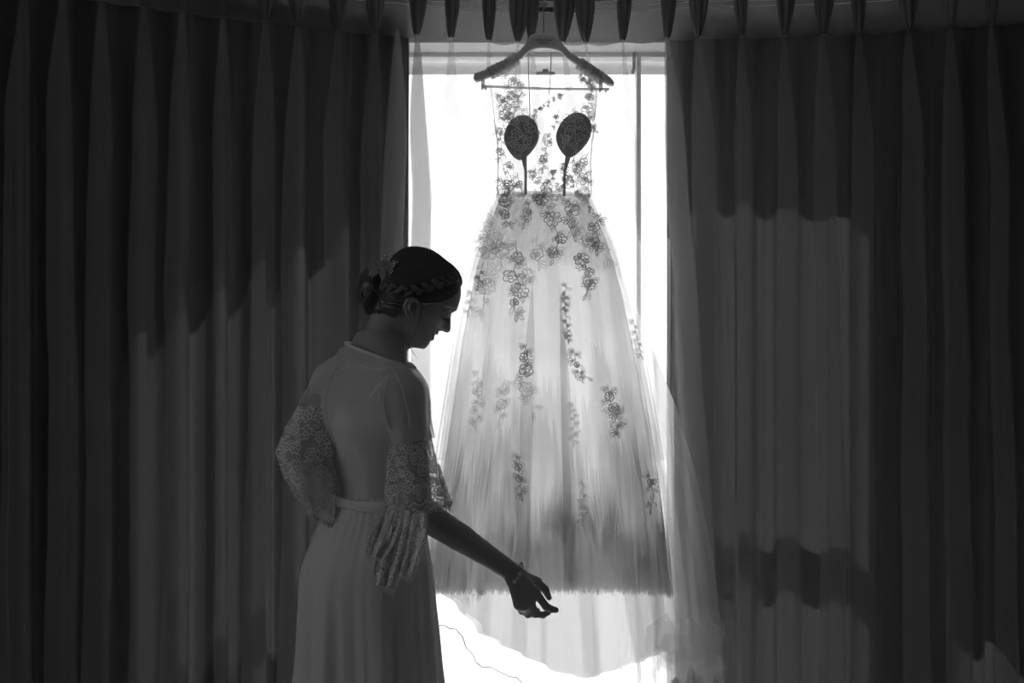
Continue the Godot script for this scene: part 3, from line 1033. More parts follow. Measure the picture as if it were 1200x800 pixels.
func lace_on_dress(o: Node3D) -> void:
	var r := RandomNumberGenerator.new(); r.seed = 44
	# [path, size, flowers [[place, size, aside]], pale]
	var sprigs := [
		[[[628, 226], [640, 240], [650, 262], [655, 282], [648, 303]], 13.0, [[0.12, 0.55, 0], [0.42, 0.75, 0], [0.72, 0.5, 2], [0.92, 0.5, -3]], false],
		[[[600, 222], [592, 236], [588, 252], [596, 262]], 12.0, [[0.35, 0.65, 0], [0.75, 0.45, 3]], false],
		[[[622, 236], [617, 248], [614, 262]], 10.0, [[0.5, 0.5, 0]], false],
		[[[667, 232], [670, 246], [666, 262], [672, 276]], 12.0, [[0.3, 0.7, 0], [0.7, 0.4, 3]], false],
		[[[704, 250], [698, 262], [694, 276], [698, 292]], 12.0, [[0.4, 0.55, 0], [0.8, 0.45, 2]], false],
		[[[604, 282], [606, 300], [602, 318], [610, 334], [602, 350], [604, 368]], 14.0, [[0.22, 0.5, 0], [0.45, 0.6, -6], [0.68, 0.7, 3], [0.85, 0.35, 0]], false],
		[[[678, 296], [684, 306], [690, 320], [692, 332], [687, 344]], 13.0, [[0.15, 0.65, 0], [0.5, 0.45, 0], [0.8, 0.5, 0]], false],
		[[[566, 268], [561, 278], [557, 290]], 10.0, [[0.5, 0.4, 0]], true],
		[[[566, 308], [563, 320], [560, 334]], 10.0, [], false],
		[[[582, 262], [575, 282], [572, 305], [568, 345], [566, 362]], 20.0, [[0.3, 0.6, 0], [0.75, 0.55, 0]], true],
		[[[590, 272], [585, 292], [588, 310]], 18.0, [[0.5, 0.6, 0]], true],
		[[[628, 275], [630, 292], [631, 308]], 14.0, [[0.7, 0.55, 0]], true],
		[[[680, 262], [690, 280], [700, 292], [714, 304]], 16.0, [[0.4, 0.6, 0]], true],
		[[[616, 300], [618, 322], [614, 346]], 14.0, [[0.5, 0.6, 0]], true],
		[[[664, 330], [662, 350], [663, 362]], 9.0, [], true],
		[[[617, 402], [614, 416], [616, 432], [612, 443]], 12.0, [[0.4, 0.45, 0], [0.75, 0.68, 2]], false],
		[[[602, 446], [592, 456], [588, 474], [585, 492]], 13.0, [[0.3, 0.5, 0], [0.65, 0.5, 0]], true],
		[[[612, 446], [620, 460], [624, 482]], 18.0, [[0.3, 0.5, 0]], true],
		[[[561, 432], [559, 452], [560, 474], [558, 498]], 11.0, [[0.4, 0.5, 0]], true],
		[[[672, 408], [675, 424], [678, 436], [688, 442]], 11.0, [[0.5, 0.3, 0]], false],
		[[[712, 450], [714, 462], [716, 474], [720, 488], [724, 506]], 12.0, [[0.25, 0.5, 0], [0.5, 0.5, 2]], false],
		[[[716, 474], [724, 486], [724, 502]], 15.0, [[0.4, 0.55, 0]], true],
		[[[610, 533], [607, 548], [609, 562], [611, 580]], 11.0, [[0.3, 0.4, 0], [0.6, 0.35, 0]], false],
		[[[760, 552], [763, 568], [766, 580], [763, 596]], 10.0, [[0.3, 0.4, 0]], false],
		[[[661, 340], [662, 362], [664, 380], [666, 398]], 7.0, [], false],
		[[[671, 470], [673, 492], [672, 518]], 9.0, [], true],
		[[[681, 560], [684, 585], [682, 612]], 9.0, [], true],
		[[[742, 372], [746, 396], [752, 416]], 9.0, [], true],
		[[[553, 340], [552, 352], [549, 366]], 9.0, [], true],
	]
	for s in sprigs:
		var l := Lace.new()
		l.on = front_at
		l.w = 1.0
		l.sprig(pv(s[0]), s[1], r, s[2])
		put_lace(l, "lace_sprig", o, M.cord_pale if s[3] else M.cord, M.net_pale if s[3] else M.net)
	# the bodice is covered with smaller sprigs; those on the straps run up to the hanger
	var on_bodice := [
		[[[594, 84], [600, 96], [596, 110], [602, 124]], 11.0, [[0.3, 0.45, 0], [0.7, 0.5, 2]]],
		[[[608, 92], [612, 106], [606, 118], [612, 132]], 10.0, [[0.2, 0.4, 0], [0.6, 0.45, -3]]],
		[[[586, 108], [588, 122], [592, 138], [588, 152]], 11.0, [[0.2, 0.45, 0], [0.6, 0.55, 0]]],
		[[[600, 124], [596, 136], [602, 146]], 10.0, [[0.5, 0.55, 0]]],
		[[[582, 150], [588, 166], [586, 182], [590, 196]], 11.0, [[0.6, 0.45, 0]]],
		[[[694, 84], [690, 94], [694, 106], [690, 118], [688, 130], [692, 144]], 10.0, [[0.2, 0.4, 0], [0.5, 0.45, 0], [0.78, 0.8, 0]]],
		[[[680, 84], [684, 94], [692, 104]], 8.0, [[0.4, 0.35, 0]]],
		[[[624, 128], [632, 128], [640, 124], [648, 118], [658, 112]], 7.0, [[0.25, 0.3, 0], [0.95, 0.4, 0]]],
		[[[628, 132], [624, 142], [630, 152]], 8.0, [[0.2, 0.35, 0]]],
		[[[656, 126], [652, 138], [650, 148]], 8.0, [[0.5, 0.35, 0]]],
		[[[674, 130], [680, 140], [690, 148], [696, 152]], 9.0, [[0.3, 0.4, 0], [0.9, 0.5, 0]]],
		[[[640, 152], [642, 168], [638, 182], [636, 198]], 9.0, [[0.35, 0.5, 0], [0.75, 0.55, 0]]],
		[[[690, 178], [684, 192], [688, 208], [690, 222]], 11.0, [[0.3, 0.5, 0], [0.7, 0.65, -4]]],
		[[[672, 184], [676, 198], [670, 210], [674, 224]], 11.0, [[0.35, 0.5, 0], [0.7, 0.7, -4]]],
		[[[600, 186], [594, 198], [600, 212], [596, 224]], 10.0, [[0.2, 0.4, 0], [0.8, 0.6, 0]]],
		[[[620, 196], [626, 206], [634, 214], [642, 220]], 10.0, [[0.3, 0.35, 0], [0.95, 0.78, 0]]],
		[[[646, 196], [650, 204], [644, 212]], 8.0, [[0.3, 0.35, 0]]],
		[[[606, 202], [608, 214], [612, 226]], 9.0, [[0.6, 0.45, 0]]],
		[[[586, 206], [590, 216], [588, 230]], 11.0, [[0.6, 0.7, 0]]],
		[[[654, 212], [658, 220], [654, 230]], 9.0, [[0.5, 0.35, 0]]],
		[[[622, 228], [632, 232], [644, 230]], 10.0, [[0.3, 0.5, 0]]],
		[[[680, 226], [688, 234], [690, 244]], 9.0, [[0.4, 0.45, 0]]],
		[[[664, 188], [660, 200], [664, 212]], 9.0, [[0.5, 0.4, 0]]],
	]
	for s in on_bodice:
		var l := Lace.new()
		l.on = front_at
		l.w = 0.85
		l.sprig(pv(s[0]), s[1], r, s[2])
		put_lace(l, "lace_sprig", o, M.cord, M.net)
	for s in [[611, 160, 1.0], [671, 157, -1.0]]:      # lace over the cups
		var l := Lace.new()
		var on_cup := func(px: float, py: float, lift: float) -> Vector3:
			var q := Vector2((px - s[0]) / 20.0, (py - s[1]) / 27.0).length()
			return front_at(px, py, 0.0) + Vector3(0, 0, 0.048 * sqrt(maxf(0.0, 1.0 - pow(minf(q * 0.86, 1.0), 2.2))) + lift + 0.011)
		l.on = on_cup
		l.w = 0.75
		for q in [[-8, -13, 5.6], [4, -17, 5.0], [9, -4, 6.4], [-5, 1, 6.8], [6, 9, 5.4], [-9, 12, 4.4], [1, 18, 4.2]]:
			var c := Vector2(s[0] + q[0], s[1] + q[1])
			l.flower(c, q[2], r.randi_range(5, 6), r.randf_range(0, TAU))
			var d := Vector2.from_angle(r.randf_range(0, TAU))
			for k in 3: l.leaf(c + d.rotated(k * 2.1) * q[2] * 1.05, d.rotated(k * 2.1 + 0.4), 5.0, 1.3, false)
		l.net = MB.new()
		put_lace(l, "cup_lace", o, M.cord_cup, M.net)

# ---------------------------------------------------------------- the woman
const WF := Vector3(0.788, 0, -0.616)     # where her chest points
const WR := Vector3(0.616, 0, 0.788)      # her right-hand side
const WC := Vector3(-0.319, 0, -2.30)     # middle of the waist
const HS := 2.3 * K                       # metres per pixel at her head
var H1 := Vector3(cos(deg_to_rad(8.0)), 0, -sin(deg_to_rad(8.0)))
var H3 := Vector3(sin(deg_to_rad(8.0)), 0, cos(deg_to_rad(8.0)))
var HC := at(485, 345, 2.3)
var body_bones := []
# height: half width, half depth, shift forward
const TORSO := [[0.70, 0.150, 0.110, -0.010], [0.85, 0.168, 0.122, -0.016], [0.95, 0.163, 0.122, -0.018], [1.05, 0.138, 0.104, -0.004], [1.12, 0.116, 0.088, 0.008], [1.20, 0.126, 0.096, 0.004], [1.28, 0.144, 0.104, 0.0], [1.34, 0.146, 0.094, 0.0], [1.385, 0.118, 0.074, 0.004], [1.42, 0.064, 0.056, 0.008]]
const GOWN := [[0.30, 0.255, 0.215, -0.02], [0.50, 0.232, 0.190, -0.02], [0.70, 0.196, 0.150, -0.018], [0.85, 0.186, 0.140, -0.020], [0.95, 0.176, 0.138, -0.020], [1.05, 0.150, 0.116, -0.006], [1.10, 0.131, 0.102, 0.004], [1.135, 0.127, 0.099, 0.007]]

func col(t: Array, h: float, k: int) -> float:
	if h <= t[0][0]: return t[0][k]
	for i in range(1, t.size()):
		if h <= t[i][0]:
			var f: float = (h - t[i - 1][0]) / (t[i][0] - t[i - 1][0])
			return cubic_interpolate(t[i - 1][k], t[i][k], t[maxi(i - 2, 0)][k], t[mini(i + 1, t.size() - 1)][k], f)
	return t[-1][k]

func torso_field(p: Vector3, more: float) -> float:
	var h := clampf(p.y, 0.70, 1.42)
	var a := col(TORSO, h, 1) + more
	var b := col(TORSO, h, 2) + more
	var q := p - WC
	q.y = 0.0
	var r := q.dot(WR) / a
	var f := (q.dot(WF) - col(TORSO, h, 3)) / b
	var d := (sqrt(r * r + f * f) - 1.0) * minf(a, b)
	# shoulder blades and the hollow of the spine
	if f < 0.0:
		var s := q.dot(WR)
		d += 0.008 * exp(-pow(s / 0.022, 2.0)) * smoothstep(0.9, 1.1, p.y)
		d -= 0.008 * exp(-pow((absf(s) - 0.075) / 0.035, 2.0) - pow((p.y - 1.30) / 0.05, 2.0))
	var over := maxf(p.y - 1.42, 0.70 - p.y)
	return maxf(d, over) if over > 0.0 else d

func body_field(p: Vector3) -> float:
	return smin(torso_field(p, 0.0), bones_field(body_bones, p), 0.035)

# the head: radius in each direction from its middle; degrees below the horizontal are negative
const PROFILE := [[-180, 47], [-152, 47], [-135, 45], [-110, 47], [-94.5, 54.6], [-83.7, 62.8], [-78.8, 64.6], [-73, 61.0], [-71.8, 59.0], [-69.5, 57.6], [-67.7, 58.6], [-65.5, 57.4], [-62.6, 54.2], [-60, 55.0], [-58, 54.4], [-56.5, 52.3], [-54, 52.8], [-51.9, 54.8], [-49.2, 59.2], [-46.5, 60.4], [-44.0, 59.6], [-39, 55.8], [-34.3, 52.6], [-30, 50.4], [-25.9, 49.6], [-20.7, 53.2], [-14, 54.0], [-4, 54.9], [10, 56.0], [25, 56.4], [40, 55.0], [60, 53.0], [90, 51.0], [120, 49.0], [150, 48.5], [180, 47]]
const SKULL := [[-180, 47], [-152, 47], [-135, 45], [-110, 46], [-94.5, 53], [-84, 58], [-78, 59], [-68, 55], [-57, 50.5], [-45, 49.5], [-26, 49.5], [-10, 53.5], [10, 55.5], [30, 55.8], [60, 53.0], [90, 51.0], [120, 49.0], [150, 48.5], [180, 47]]
const REACH := [[-180, 60], [-110, 50], [-90, 36], [-79, 25], [-73, 21], [-67, 20], [-60, 20], [-56, 13], [-50, 13.5], [-44, 12.5], [-34, 9.5], [-26, 12], [-20, 32], [-10, 45], [10, 60], [180, 60]]
const WIDE := [[-180, 64], [-135, 60], [-110, 58], [-90, 54], [-70, 55], [-45, 63], [-20, 67], [10, 69], [60, 72], [120, 73], [180, 66]]

func head_radius(d: Vector3) -> float:
	var x1 := d.dot(H1); var x3 := d.dot(H3)
	var phi := rad_to_deg(atan2(d.y, x1))
	var c := sqrt(x1 * x1 + d.y * d.y)
	var rs := soft_table(SKULL, phi) * HS
	var w := table(WIDE, phi) * 0.001
	var r := pow(pow(c / rs, 2.15) + pow(absf(x3) / w, 2.15), -1.0 / 2.15)
	var s := absf(x3 * r) * 1000.0
	var reach := table(REACH, phi)
	r += (soft_table(PROFILE, phi) * HS - rs) * exp(-pow(s / reach, 2.0))
	if phi < 0.0 and phi > -100.0:
		r += 0.0045 * exp(-pow((phi + 47.0) / 14.0, 2.0) - pow((s - 40.0) / 17.0, 2.0))
		r -= 0.0065 * exp(-pow((phi + 27.0) / 6.5, 2.0) - pow((s - 29.0) / 13.0, 2.0))
		r += 0.0062 * exp(-pow((phi + 32.0) / 4.5, 2.0) - pow((s - 31.0) / 11.0, 2.0))
		r += 0.0035 * exp(-pow((phi + 49.0) / 3.5, 2.0) - pow((s - 13.5) / 4.5, 2.0))
		r -= 0.003 * exp(-pow((phi + 62.6) / 1.6, 2.0) - pow(s / 20.0, 4.0))
		r += 0.0025 * exp(-pow((phi + 19.0) / 4.5, 2.0) - pow((s - 30.0) / 16.0, 2.0))
	return r

var ear_bones := []
var neck_bones := []

func head_field(p: Vector3) -> float:
	var q := p - HC
	var l := q.length()
	if l < 0.02: return l - 0.09
	if l > 0.17: return minf(l - 0.135, smin(9.0, bones_field(neck_bones, p), 0.02))
	var d := (l - head_radius(q / l)) * 0.9
	d = smin(d, bones_field(neck_bones, p), 0.03)
	if q.dot(H3) > 0.04: d = smin(d, bones_field(ear_bones, p), 0.006)
	return d

func on_head(px: float, py: float, s: float, lift := 0.0) -> Vector3:      # the point of the face below a pixel, s metres to the side
	var d := (H1 * (px - 485.0) * HS + Vector3.UP * (345.0 - py) * HS + H3 * s).normalized()
	return HC + d * (head_radius(d) + lift)

func hp(px: float, py: float, s: float) -> Vector3:
	return HC + H1 * (px - 485.0) * HS + Vector3.UP * (345.0 - py) * HS + H3 * s

const HAIR := [[-180, 45], [-150, 47], [-140, 46], [-100, 44], [-40, 50], [-10, 56], [4, 57.4], [12, 58.2], [20, 59.4], [27, 58.8], [34, 57.6], [42, 55.8], [50, 54.6], [67, 55.8], [80, 55.8], [99, 55.4], [110, 53], [125, 49.5], [150, 45], [180, 45]]
const HAIRLINE := [[420, 376], [445, 374], [462, 373], [470, 364], [474, 355], [484, 350], [492, 358], [505, 357.5], [516, 355], [529.5, 349], [536, 342], [541, 334], [550, 325]]

func hair_radius(d: Vector3) -> float:
	var x1 := d.dot(H1); var x3 := d.dot(H3)
	var phi := rad_to_deg(atan2(d.y, x1))
	var rs := soft_table(HAIR, phi) * HS
	var c := sqrt(x1 * x1 + d.y * d.y)
	return pow(pow(c / rs, 2.1) + pow(absf(x3) / 0.079, 2.1), -1.0 / 2.1)

func hair_field(p: Vector3) -> float:
	var q := p - HC
	var l := maxf(q.length(), 0.001)
	var d := (l - hair_radius(q / l)) * 0.9
	var psi := atan2(q.y + 0.01, q.dot(H3))
	d += 0.0011 * sin(psi * 46.0 + q.dot(H1) * 30.0 + 2.0 * sin(psi * 7.0))
	var px := 485.0 + q.dot(H1) / HS
	var py := 345.0 - q.y / HS
	d = maxf(d, (py - table(HAIRLINE, px)) * HS * 0.75)
	var b := p - hp(438.5, 341, 0.0)
	var ang := atan2(b.y, b.dot(H1))
	var bl := b.length()
	var e := sqrt(pow(b.dot(H1) / 0.037, 2.0) + pow(b.y / 0.052, 2.0) + pow(b.dot(H3) / 0.046, 2.0))
	var bun := (e - 1.0) * 0.038 + 0.0028 * sin(ang * 3.0 + bl * 190.0 + b.dot(H3) * 60.0)
	d = smin(d, bun, 0.010)
	var nape := p - hp(449, 362, 0.0)
	d = smin(d, (sqrt(pow(nape.dot(H1) / 0.026, 2.0) + pow(nape.y / 0.022, 2.0) + pow(nape.dot(H3) / 0.04, 2.0)) - 1.0) * 0.022 + 0.0012 * sin(nape.dot(H3) * 500.0), 0.012)
	return d

func march(field: Callable, o: Vector3, d: Vector3, far: float) -> Vector3:     # from inside outwards to the surface
	var t := 0.0
	for k in 60:
		var f: float = field.call(o + d * t)
		if f > -0.0004: break
		t += maxf(-f * 0.8, 0.0008)
		if t > far: break
	return o + d * t

func robe_field(p: Vector3) -> float:
	var d := smin(torso_field(p, 0.011), bones_field(robe_bones, p), 0.04)
	var s := (p - WC).dot(WR)
	d += 0.0032 * sin(s * 75.0 + 2.5 * sin(p.y * 9.0) + p.x * 20.0) * smoothstep(1.30, 1.13, p.y)
	return d + 0.002 * sin(s * 34.0 + p.y * 46.0) * smoothstep(1.42, 1.34, p.y) * smoothstep(1.16, 1.24, p.y)
var robe_bones := []

func on_robe(px: float, py: float, lift: float) -> Vector3:
	var o := Vector3(0, EYE, 0)
	var d := (at(px, py, 1.0) - o).normalized()
	var t := 1.9
	for k in 70:
		var f := robe_field(o + d * t)
		if f < 0.0005: break
		t += f * 0.7
		if t > 2.6: return at(px, py, 2.25)
	return o + d * (t - lift)

func ring_loft(rows: Array, sides: int, shape: Callable) -> MB:     # rows: [centre, half width, half depth]
	var pts := PackedVector3Array()
	for j in rows.size():
		for q in sides:
			var a := TAU * q / sides
			pts.append(shape.call(j, a))
	var mb := MB.new()
	mb.grid(pts, sides, rows.size(), true)
	return mb

func woman() -> void:
	M.skin = grey(0.36, 0.5)
	M.skin.vertex_color_use_as_albedo = true
	M.skin.albedo_color = Color(1, 1, 1)
	M.skin.subsurf_scatter_enabled = true
	M.skin.subsurf_scatter_strength = 0.08
	M.hair = grey(0.065, 0.34)
	M.hair.metallic_specular = 0.5
	M.hair_light = grey(0.11, 0.34)
	M.hair_light.metallic_specular = 0.55
	M.robe = cloth(0.8, 0.6, 0.3)
	M.slip = cloth(0.75)
	M.robe_skirt = cloth(0.78, 0.95, 0.25)
	M.robe_sleeve = cloth(0.8, 0.55, 0.4)
	M.robe_band = cloth(0.85, 1.0, 0.3)
	M.robe_lace = cloth(0.85, 1.0, 0.3)
	M.robe_net = cloth(0.8, 0.38, 0.4)
	M.pearl = grey(0.9, 0.2)
	M.petal = grey(0.4, 0.7)
	M.silver = grey(0.7, 0.25); M.silver.metallic = 0.8

	var foot := Vector3(WC.x, 0, WC.z)
	var o := thing("person", foot, "standing woman in pale lace-sleeved robe, dark hair in a bun, one arm reaching out", "person")

	var sr := at(472, 462, 2.178); var sl := at(393, 449, 2.42)
	var er := at(489, 598, 2.17); var wr := at(602, 671, 2.235)
	var el := at(353, 527, 2.245); var wl := at(415, 542, 2.46)
	var nb := at(441, 414, 2.3)
	var hip := func(s: float, h: float, f := 0.0) -> Vector3: return WC + WR * s + WF * f + Vector3(0, h, 0)
	neck_bones = [[nb + Vector3(0, -0.01, 0), at(461, 368, 2.3), 0.050, 0.045, 0.02], [at(472, 404, 2.3), at(484, 392, 2.3), 0.012, 0.014, 0.03]]
	body_bones = [
		[nb, at(461, 368, 2.3), 0.050, 0.045, 0.02],
		[at(446, 404, 2.31), sl, 0.040, 0.043, 0.05], [at(446, 406, 2.29), sr, 0.040, 0.040, 0.05],
		[sr, er, 0.043, 0.0345, 0.03], [er, at(540, 630, 2.205), 0.0355, 0.0305, 0.005], [at(540, 630, 2.205), wr, 0.0305, 0.0200, 0.005],
		[sl, el, 0.043, 0.036, 0.03], [el, wl, 0.036, 0.021, 0.02],
		[hip.call(0.085, 0.80), hip.call(0.08, 0.46, 0.02), 0.066, 0.048, 0.05], [hip.call(-0.085, 0.80), hip.call(-0.08, 0.46, 0.02), 0.066, 0.048, 0.05],
		[hip.call(0.08, 0.46, 0.02), hip.call(0.08, 0.08, -0.02), 0.056, 0.034, 0.03], [hip.call(-0.08, 0.46, 0.02), hip.call(-0.08, 0.08, -0.02), 0.056, 0.034, 0.03],
		[hip.call(0.08, 0.04, -0.03), hip.call(0.085, 0.026, 0.13), 0.034, 0.024, 0.03], [hip.call(-0.08, 0.04, -0.03), hip.call(-0.085, 0.026, 0.13), 0.034, 0.024, 0.03],
	]
	var helix := [[487, 362, 0.072], [487, 355.5, 0.077], [482, 352.3, 0.082], [476.5, 354, 0.086], [473.6, 360, 0.087], [475.2, 367, 0.083], [479.3, 372.4, 0.076]]
	for k in helix.size() - 1:
		ear_bones.append([hp(helix[k][0], helix[k][1], helix[k][2]), hp(helix[k + 1][0], helix[k + 1][1], helix[k + 1][2]), 0.0052, 0.0050, 0.002])
	ear_bones.append([hp(480.3, 370.2, 0.073), hp(481, 371, 0.072), 0.0058, 0.005, 0.003])
	ear_bones.append([hp(479, 357, 0.071), hp(478.5, 367, 0.071), 0.0045, 0.0045, 0.003])
	ear_bones.append([hp(486, 364, 0.071), hp(485, 367, 0.071), 0.0035, 0.003, 0.003])

	# body, head and hands in one skin
	var skin := MB.new()
	skin.tint = Color(0.36, 0.36, 0.36)
	nets(body_field, Vector3(-0.62, -0.01, -2.62), Vector3(0.03, 1.50, -2.02), 0.0115, skin)
	nets(head_field, HC + Vector3(-0.125, -0.20, -0.105), HC + Vector3(0.135, 0.125, 0.105), 0.0028, skin)
	var hand := []
	var hk := 0.008
	var w0 := wr
	for s in [  # each finger: knuckle, middle joint, last joint, tip (pixel, distance), radii
		[[627, 693, 2.225], [639.5, 710, 2.235], [646.5, 713.6, 2.243], [651.5, 714.6, 2.248], 0.0098, 0.0085, 0.0075, 0.0066],
		[[621, 704, 2.215], [627.5, 719, 2.232], [636, 720.5, 2.250], [642.5, 717.5, 2.262], 0.0098, 0.0085, 0.0074, 0.0064],
		[[614, 709, 2.212], [618.5, 719.5, 2.238], [625.5, 719.5, 2.260], [630, 715, 2.268], 0.0094, 0.0082, 0.0072, 0.0062],
		[[607.5, 708, 2.215], [611.2, 716, 2.238], [616.5, 717, 2.256], [621, 713, 2.264], 0.0086, 0.0074, 0.0064, 0.0056]]:
		var a := at(s[0][0], s[0][1], s[0][2]); var b := at(s[1][0], s[1][1], s[1][2]); var c := at(s[2][0], s[2][1], s[2][2]); var d := at(s[3][0], s[3][1], s[3][2])
		hand.append([w0.lerp(a, 0.28), a, 0.0150, 0.0112, 0.014])
		hand.append([a, b, s[4], s[5], 0.005])
		hand.append([b, c, s[5], s[6], 0.003])
		hand.append([c, d, s[6], s[7], 0.003])
	hand.append([at(608, 674, 2.245), at(628.5, 682, 2.26), 0.0150, 0.0118, 0.014])
	hand.append([at(628.5, 682, 2.26), at(638.8, 690.5, 2.268), 0.0112, 0.0092, 0.004])
	hand.append([at(638.8, 690.5, 2.268), at(643.3, 700, 2.272), 0.0090, 0.0066, 0.003])
	hand.append([at(570, 650, 2.22), w0, 0.0247, 0.0205, 0.014])
	var hand_field := func(p: Vector3) -> float: return bones_field(hand, p)
	nets(hand_field, Vector3(-0.045, 0.835, -2.33), Vector3(0.125, 1.01, -2.14), 0.0025, skin)
	var hl := []      # the other hand rests on the belly
	var palm := wl + Vector3(0.055, -0.01, 0.0)
	hl.append([wl, palm, 0.021, 0.02, 0.02])
	for k in 4:
		var kn := wl + Vector3(0.085, 0.026 - 0.019 * k, 0.004)
		hl.append([palm, kn, 0.014, 0.010, 0.015])
		hl.append([kn, kn + Vector3(0.032, -0.004 - 0.002 * k, 0.012), 0.0092, 0.008, 0.003])
		hl.append([kn + Vector3(0.032, -0.004 - 0.002 * k, 0.012), kn + Vector3(0.052 - 0.004 * absf(k - 1.5), -0.008 - 0.003 * k, 0.026), 0.008, 0.0062, 0.003])
	hl.append([wl + Vector3(0.02, 0.012, 0.004), wl + Vector3(0.055, 0.045, 0.012), 0.014, 0.0095, 0.01])
	hl.append([wl + Vector3(0.055, 0.045, 0.012), wl + Vector3(0.085, 0.058, 0.022), 0.0095, 0.007, 0.003])
	nets(func(p: Vector3) -> float: return bones_field(hl, p), wl + Vector3(-0.03, -0.08, -0.04), wl + Vector3(0.17, 0.09, 0.08), 0.0035, skin)
	for k in skin.v.size():         # the lips are darker
		var q := skin.v[k] - HC
		if q.length() < 0.14 and q.dot(H1) > 0.03:
			var phi := rad_to_deg(atan2(q.y, q.dot(H1)))
			if phi < -57.4 and phi > -70.0 and absf(q.dot(H3)) < 0.023 - 0.0009 * absf(phi + 63.0) * 1.6: skin.c[k] = Color(0.17, 0.17, 0.17)
	var sk := put(skin.mesh(true), "body", M.skin, o)

	# face details
	var lash := MB.new()
	var path := PackedVector3Array()
	for j in 8: path.append(on_head(lerpf(515.5, 526.5, j / 7.0), 371.0 + 4.2 * sin(PI * j / 7.0 * 0.8), lerpf(0.043, 0.021, j / 7.0), 0.0012))
	lash.tube(path, [0.0006, 0.0013, 0.0016, 0.0018, 0.0018, 0.0016, 0.0012, 0.0006], 6)
	for j in 12:
		var a := on_head(lerpf(516.5, 526.0, j / 11.0), 371.5 + 4.2 * sin(PI * j / 11.0 * 0.8), lerpf(0.041, 0.022, j / 11.0), 0.001)
		lash.tube(PackedVector3Array([a, a + H1 * 0.004 - Vector3(0, 0.004, 0), a + H1 * 0.0075 - Vector3(0, 0.0055, 0)]), [0.0005, 0.0001], 4)
	build(lash, "eyelashes", M.hair, o)
	var brow := MB.new()
	path = PackedVector3Array()
	for j in 8: path.append(on_head(lerpf(515.0, 531.0, j / 7.0), 364.0 - 2.6 * sin(PI * j / 7.0 * 0.75), lerpf(0.046, 0.014, j / 7.0), 0.0004))
	brow.tube(path, [0.0005, 0.0012, 0.0016, 0.0018, 0.0018, 0.0017, 0.0014, 0.0006], 6, 0.6)
	build(brow, "eyebrow", M.hair, o)
	var teeth := MB.new()
	path = PackedVector3Array()
	for j in 9:
		var s := lerpf(-0.014, 0.016, j / 8.0)
		path.append(on_head(510.0 - absf(s) * 150.0, 394.4, s, -0.0015))
	teeth.tube(path, [0.0022], 6)
	build(teeth, "teeth", M.pearl, o)

	hair_of(o)
	robe_of(o, sr, sl, er, el)

	# bracelet of small stones
	var ax := (w0 - at(570, 650, 2.22)).normalized()
	var e1 := ax.cross(Vector3.BACK).normalized()
	var e2 := e1.cross(ax).normalized()
	var wc := at(602.5, 671.5, 2.236)
	var chain := MB.new()
	path = PackedVector3Array()
	for j in 25: path.append(wc + e1 * cos(TAU * j / 24.0) * 0.0252 + e2 * sin(TAU * j / 24.0) * 0.0252 + ax * 0.003 * sin(TAU * j / 24.0))
	chain.tube(path, [0.0016], 6)
	var br := build(chain, "bracelet", M.silver, o)
	for j in 9:
		var a := lerpf(0.15, PI - 0.1, j / 8.0)
		var p := wc + (e1 * cos(a) + e2 * sin(a)) * 0.0272 + ax * 0.003 * sin(a)
		var b := MB.new()
		b.ellipsoid(p, Basis().scaled(Vector3.ONE * (0.0045 + 0.0014 * absf(sin(j * 1.7)))), 7, 5)
		if j % 2 == 1: b.ellipsoid(p - Vector3(0, 0.004, -0.001), Basis().scaled(Vector3.ONE * 0.0022), 6, 5)
		build(b, "bead", M.pearl if j % 2 else M.silver, br)

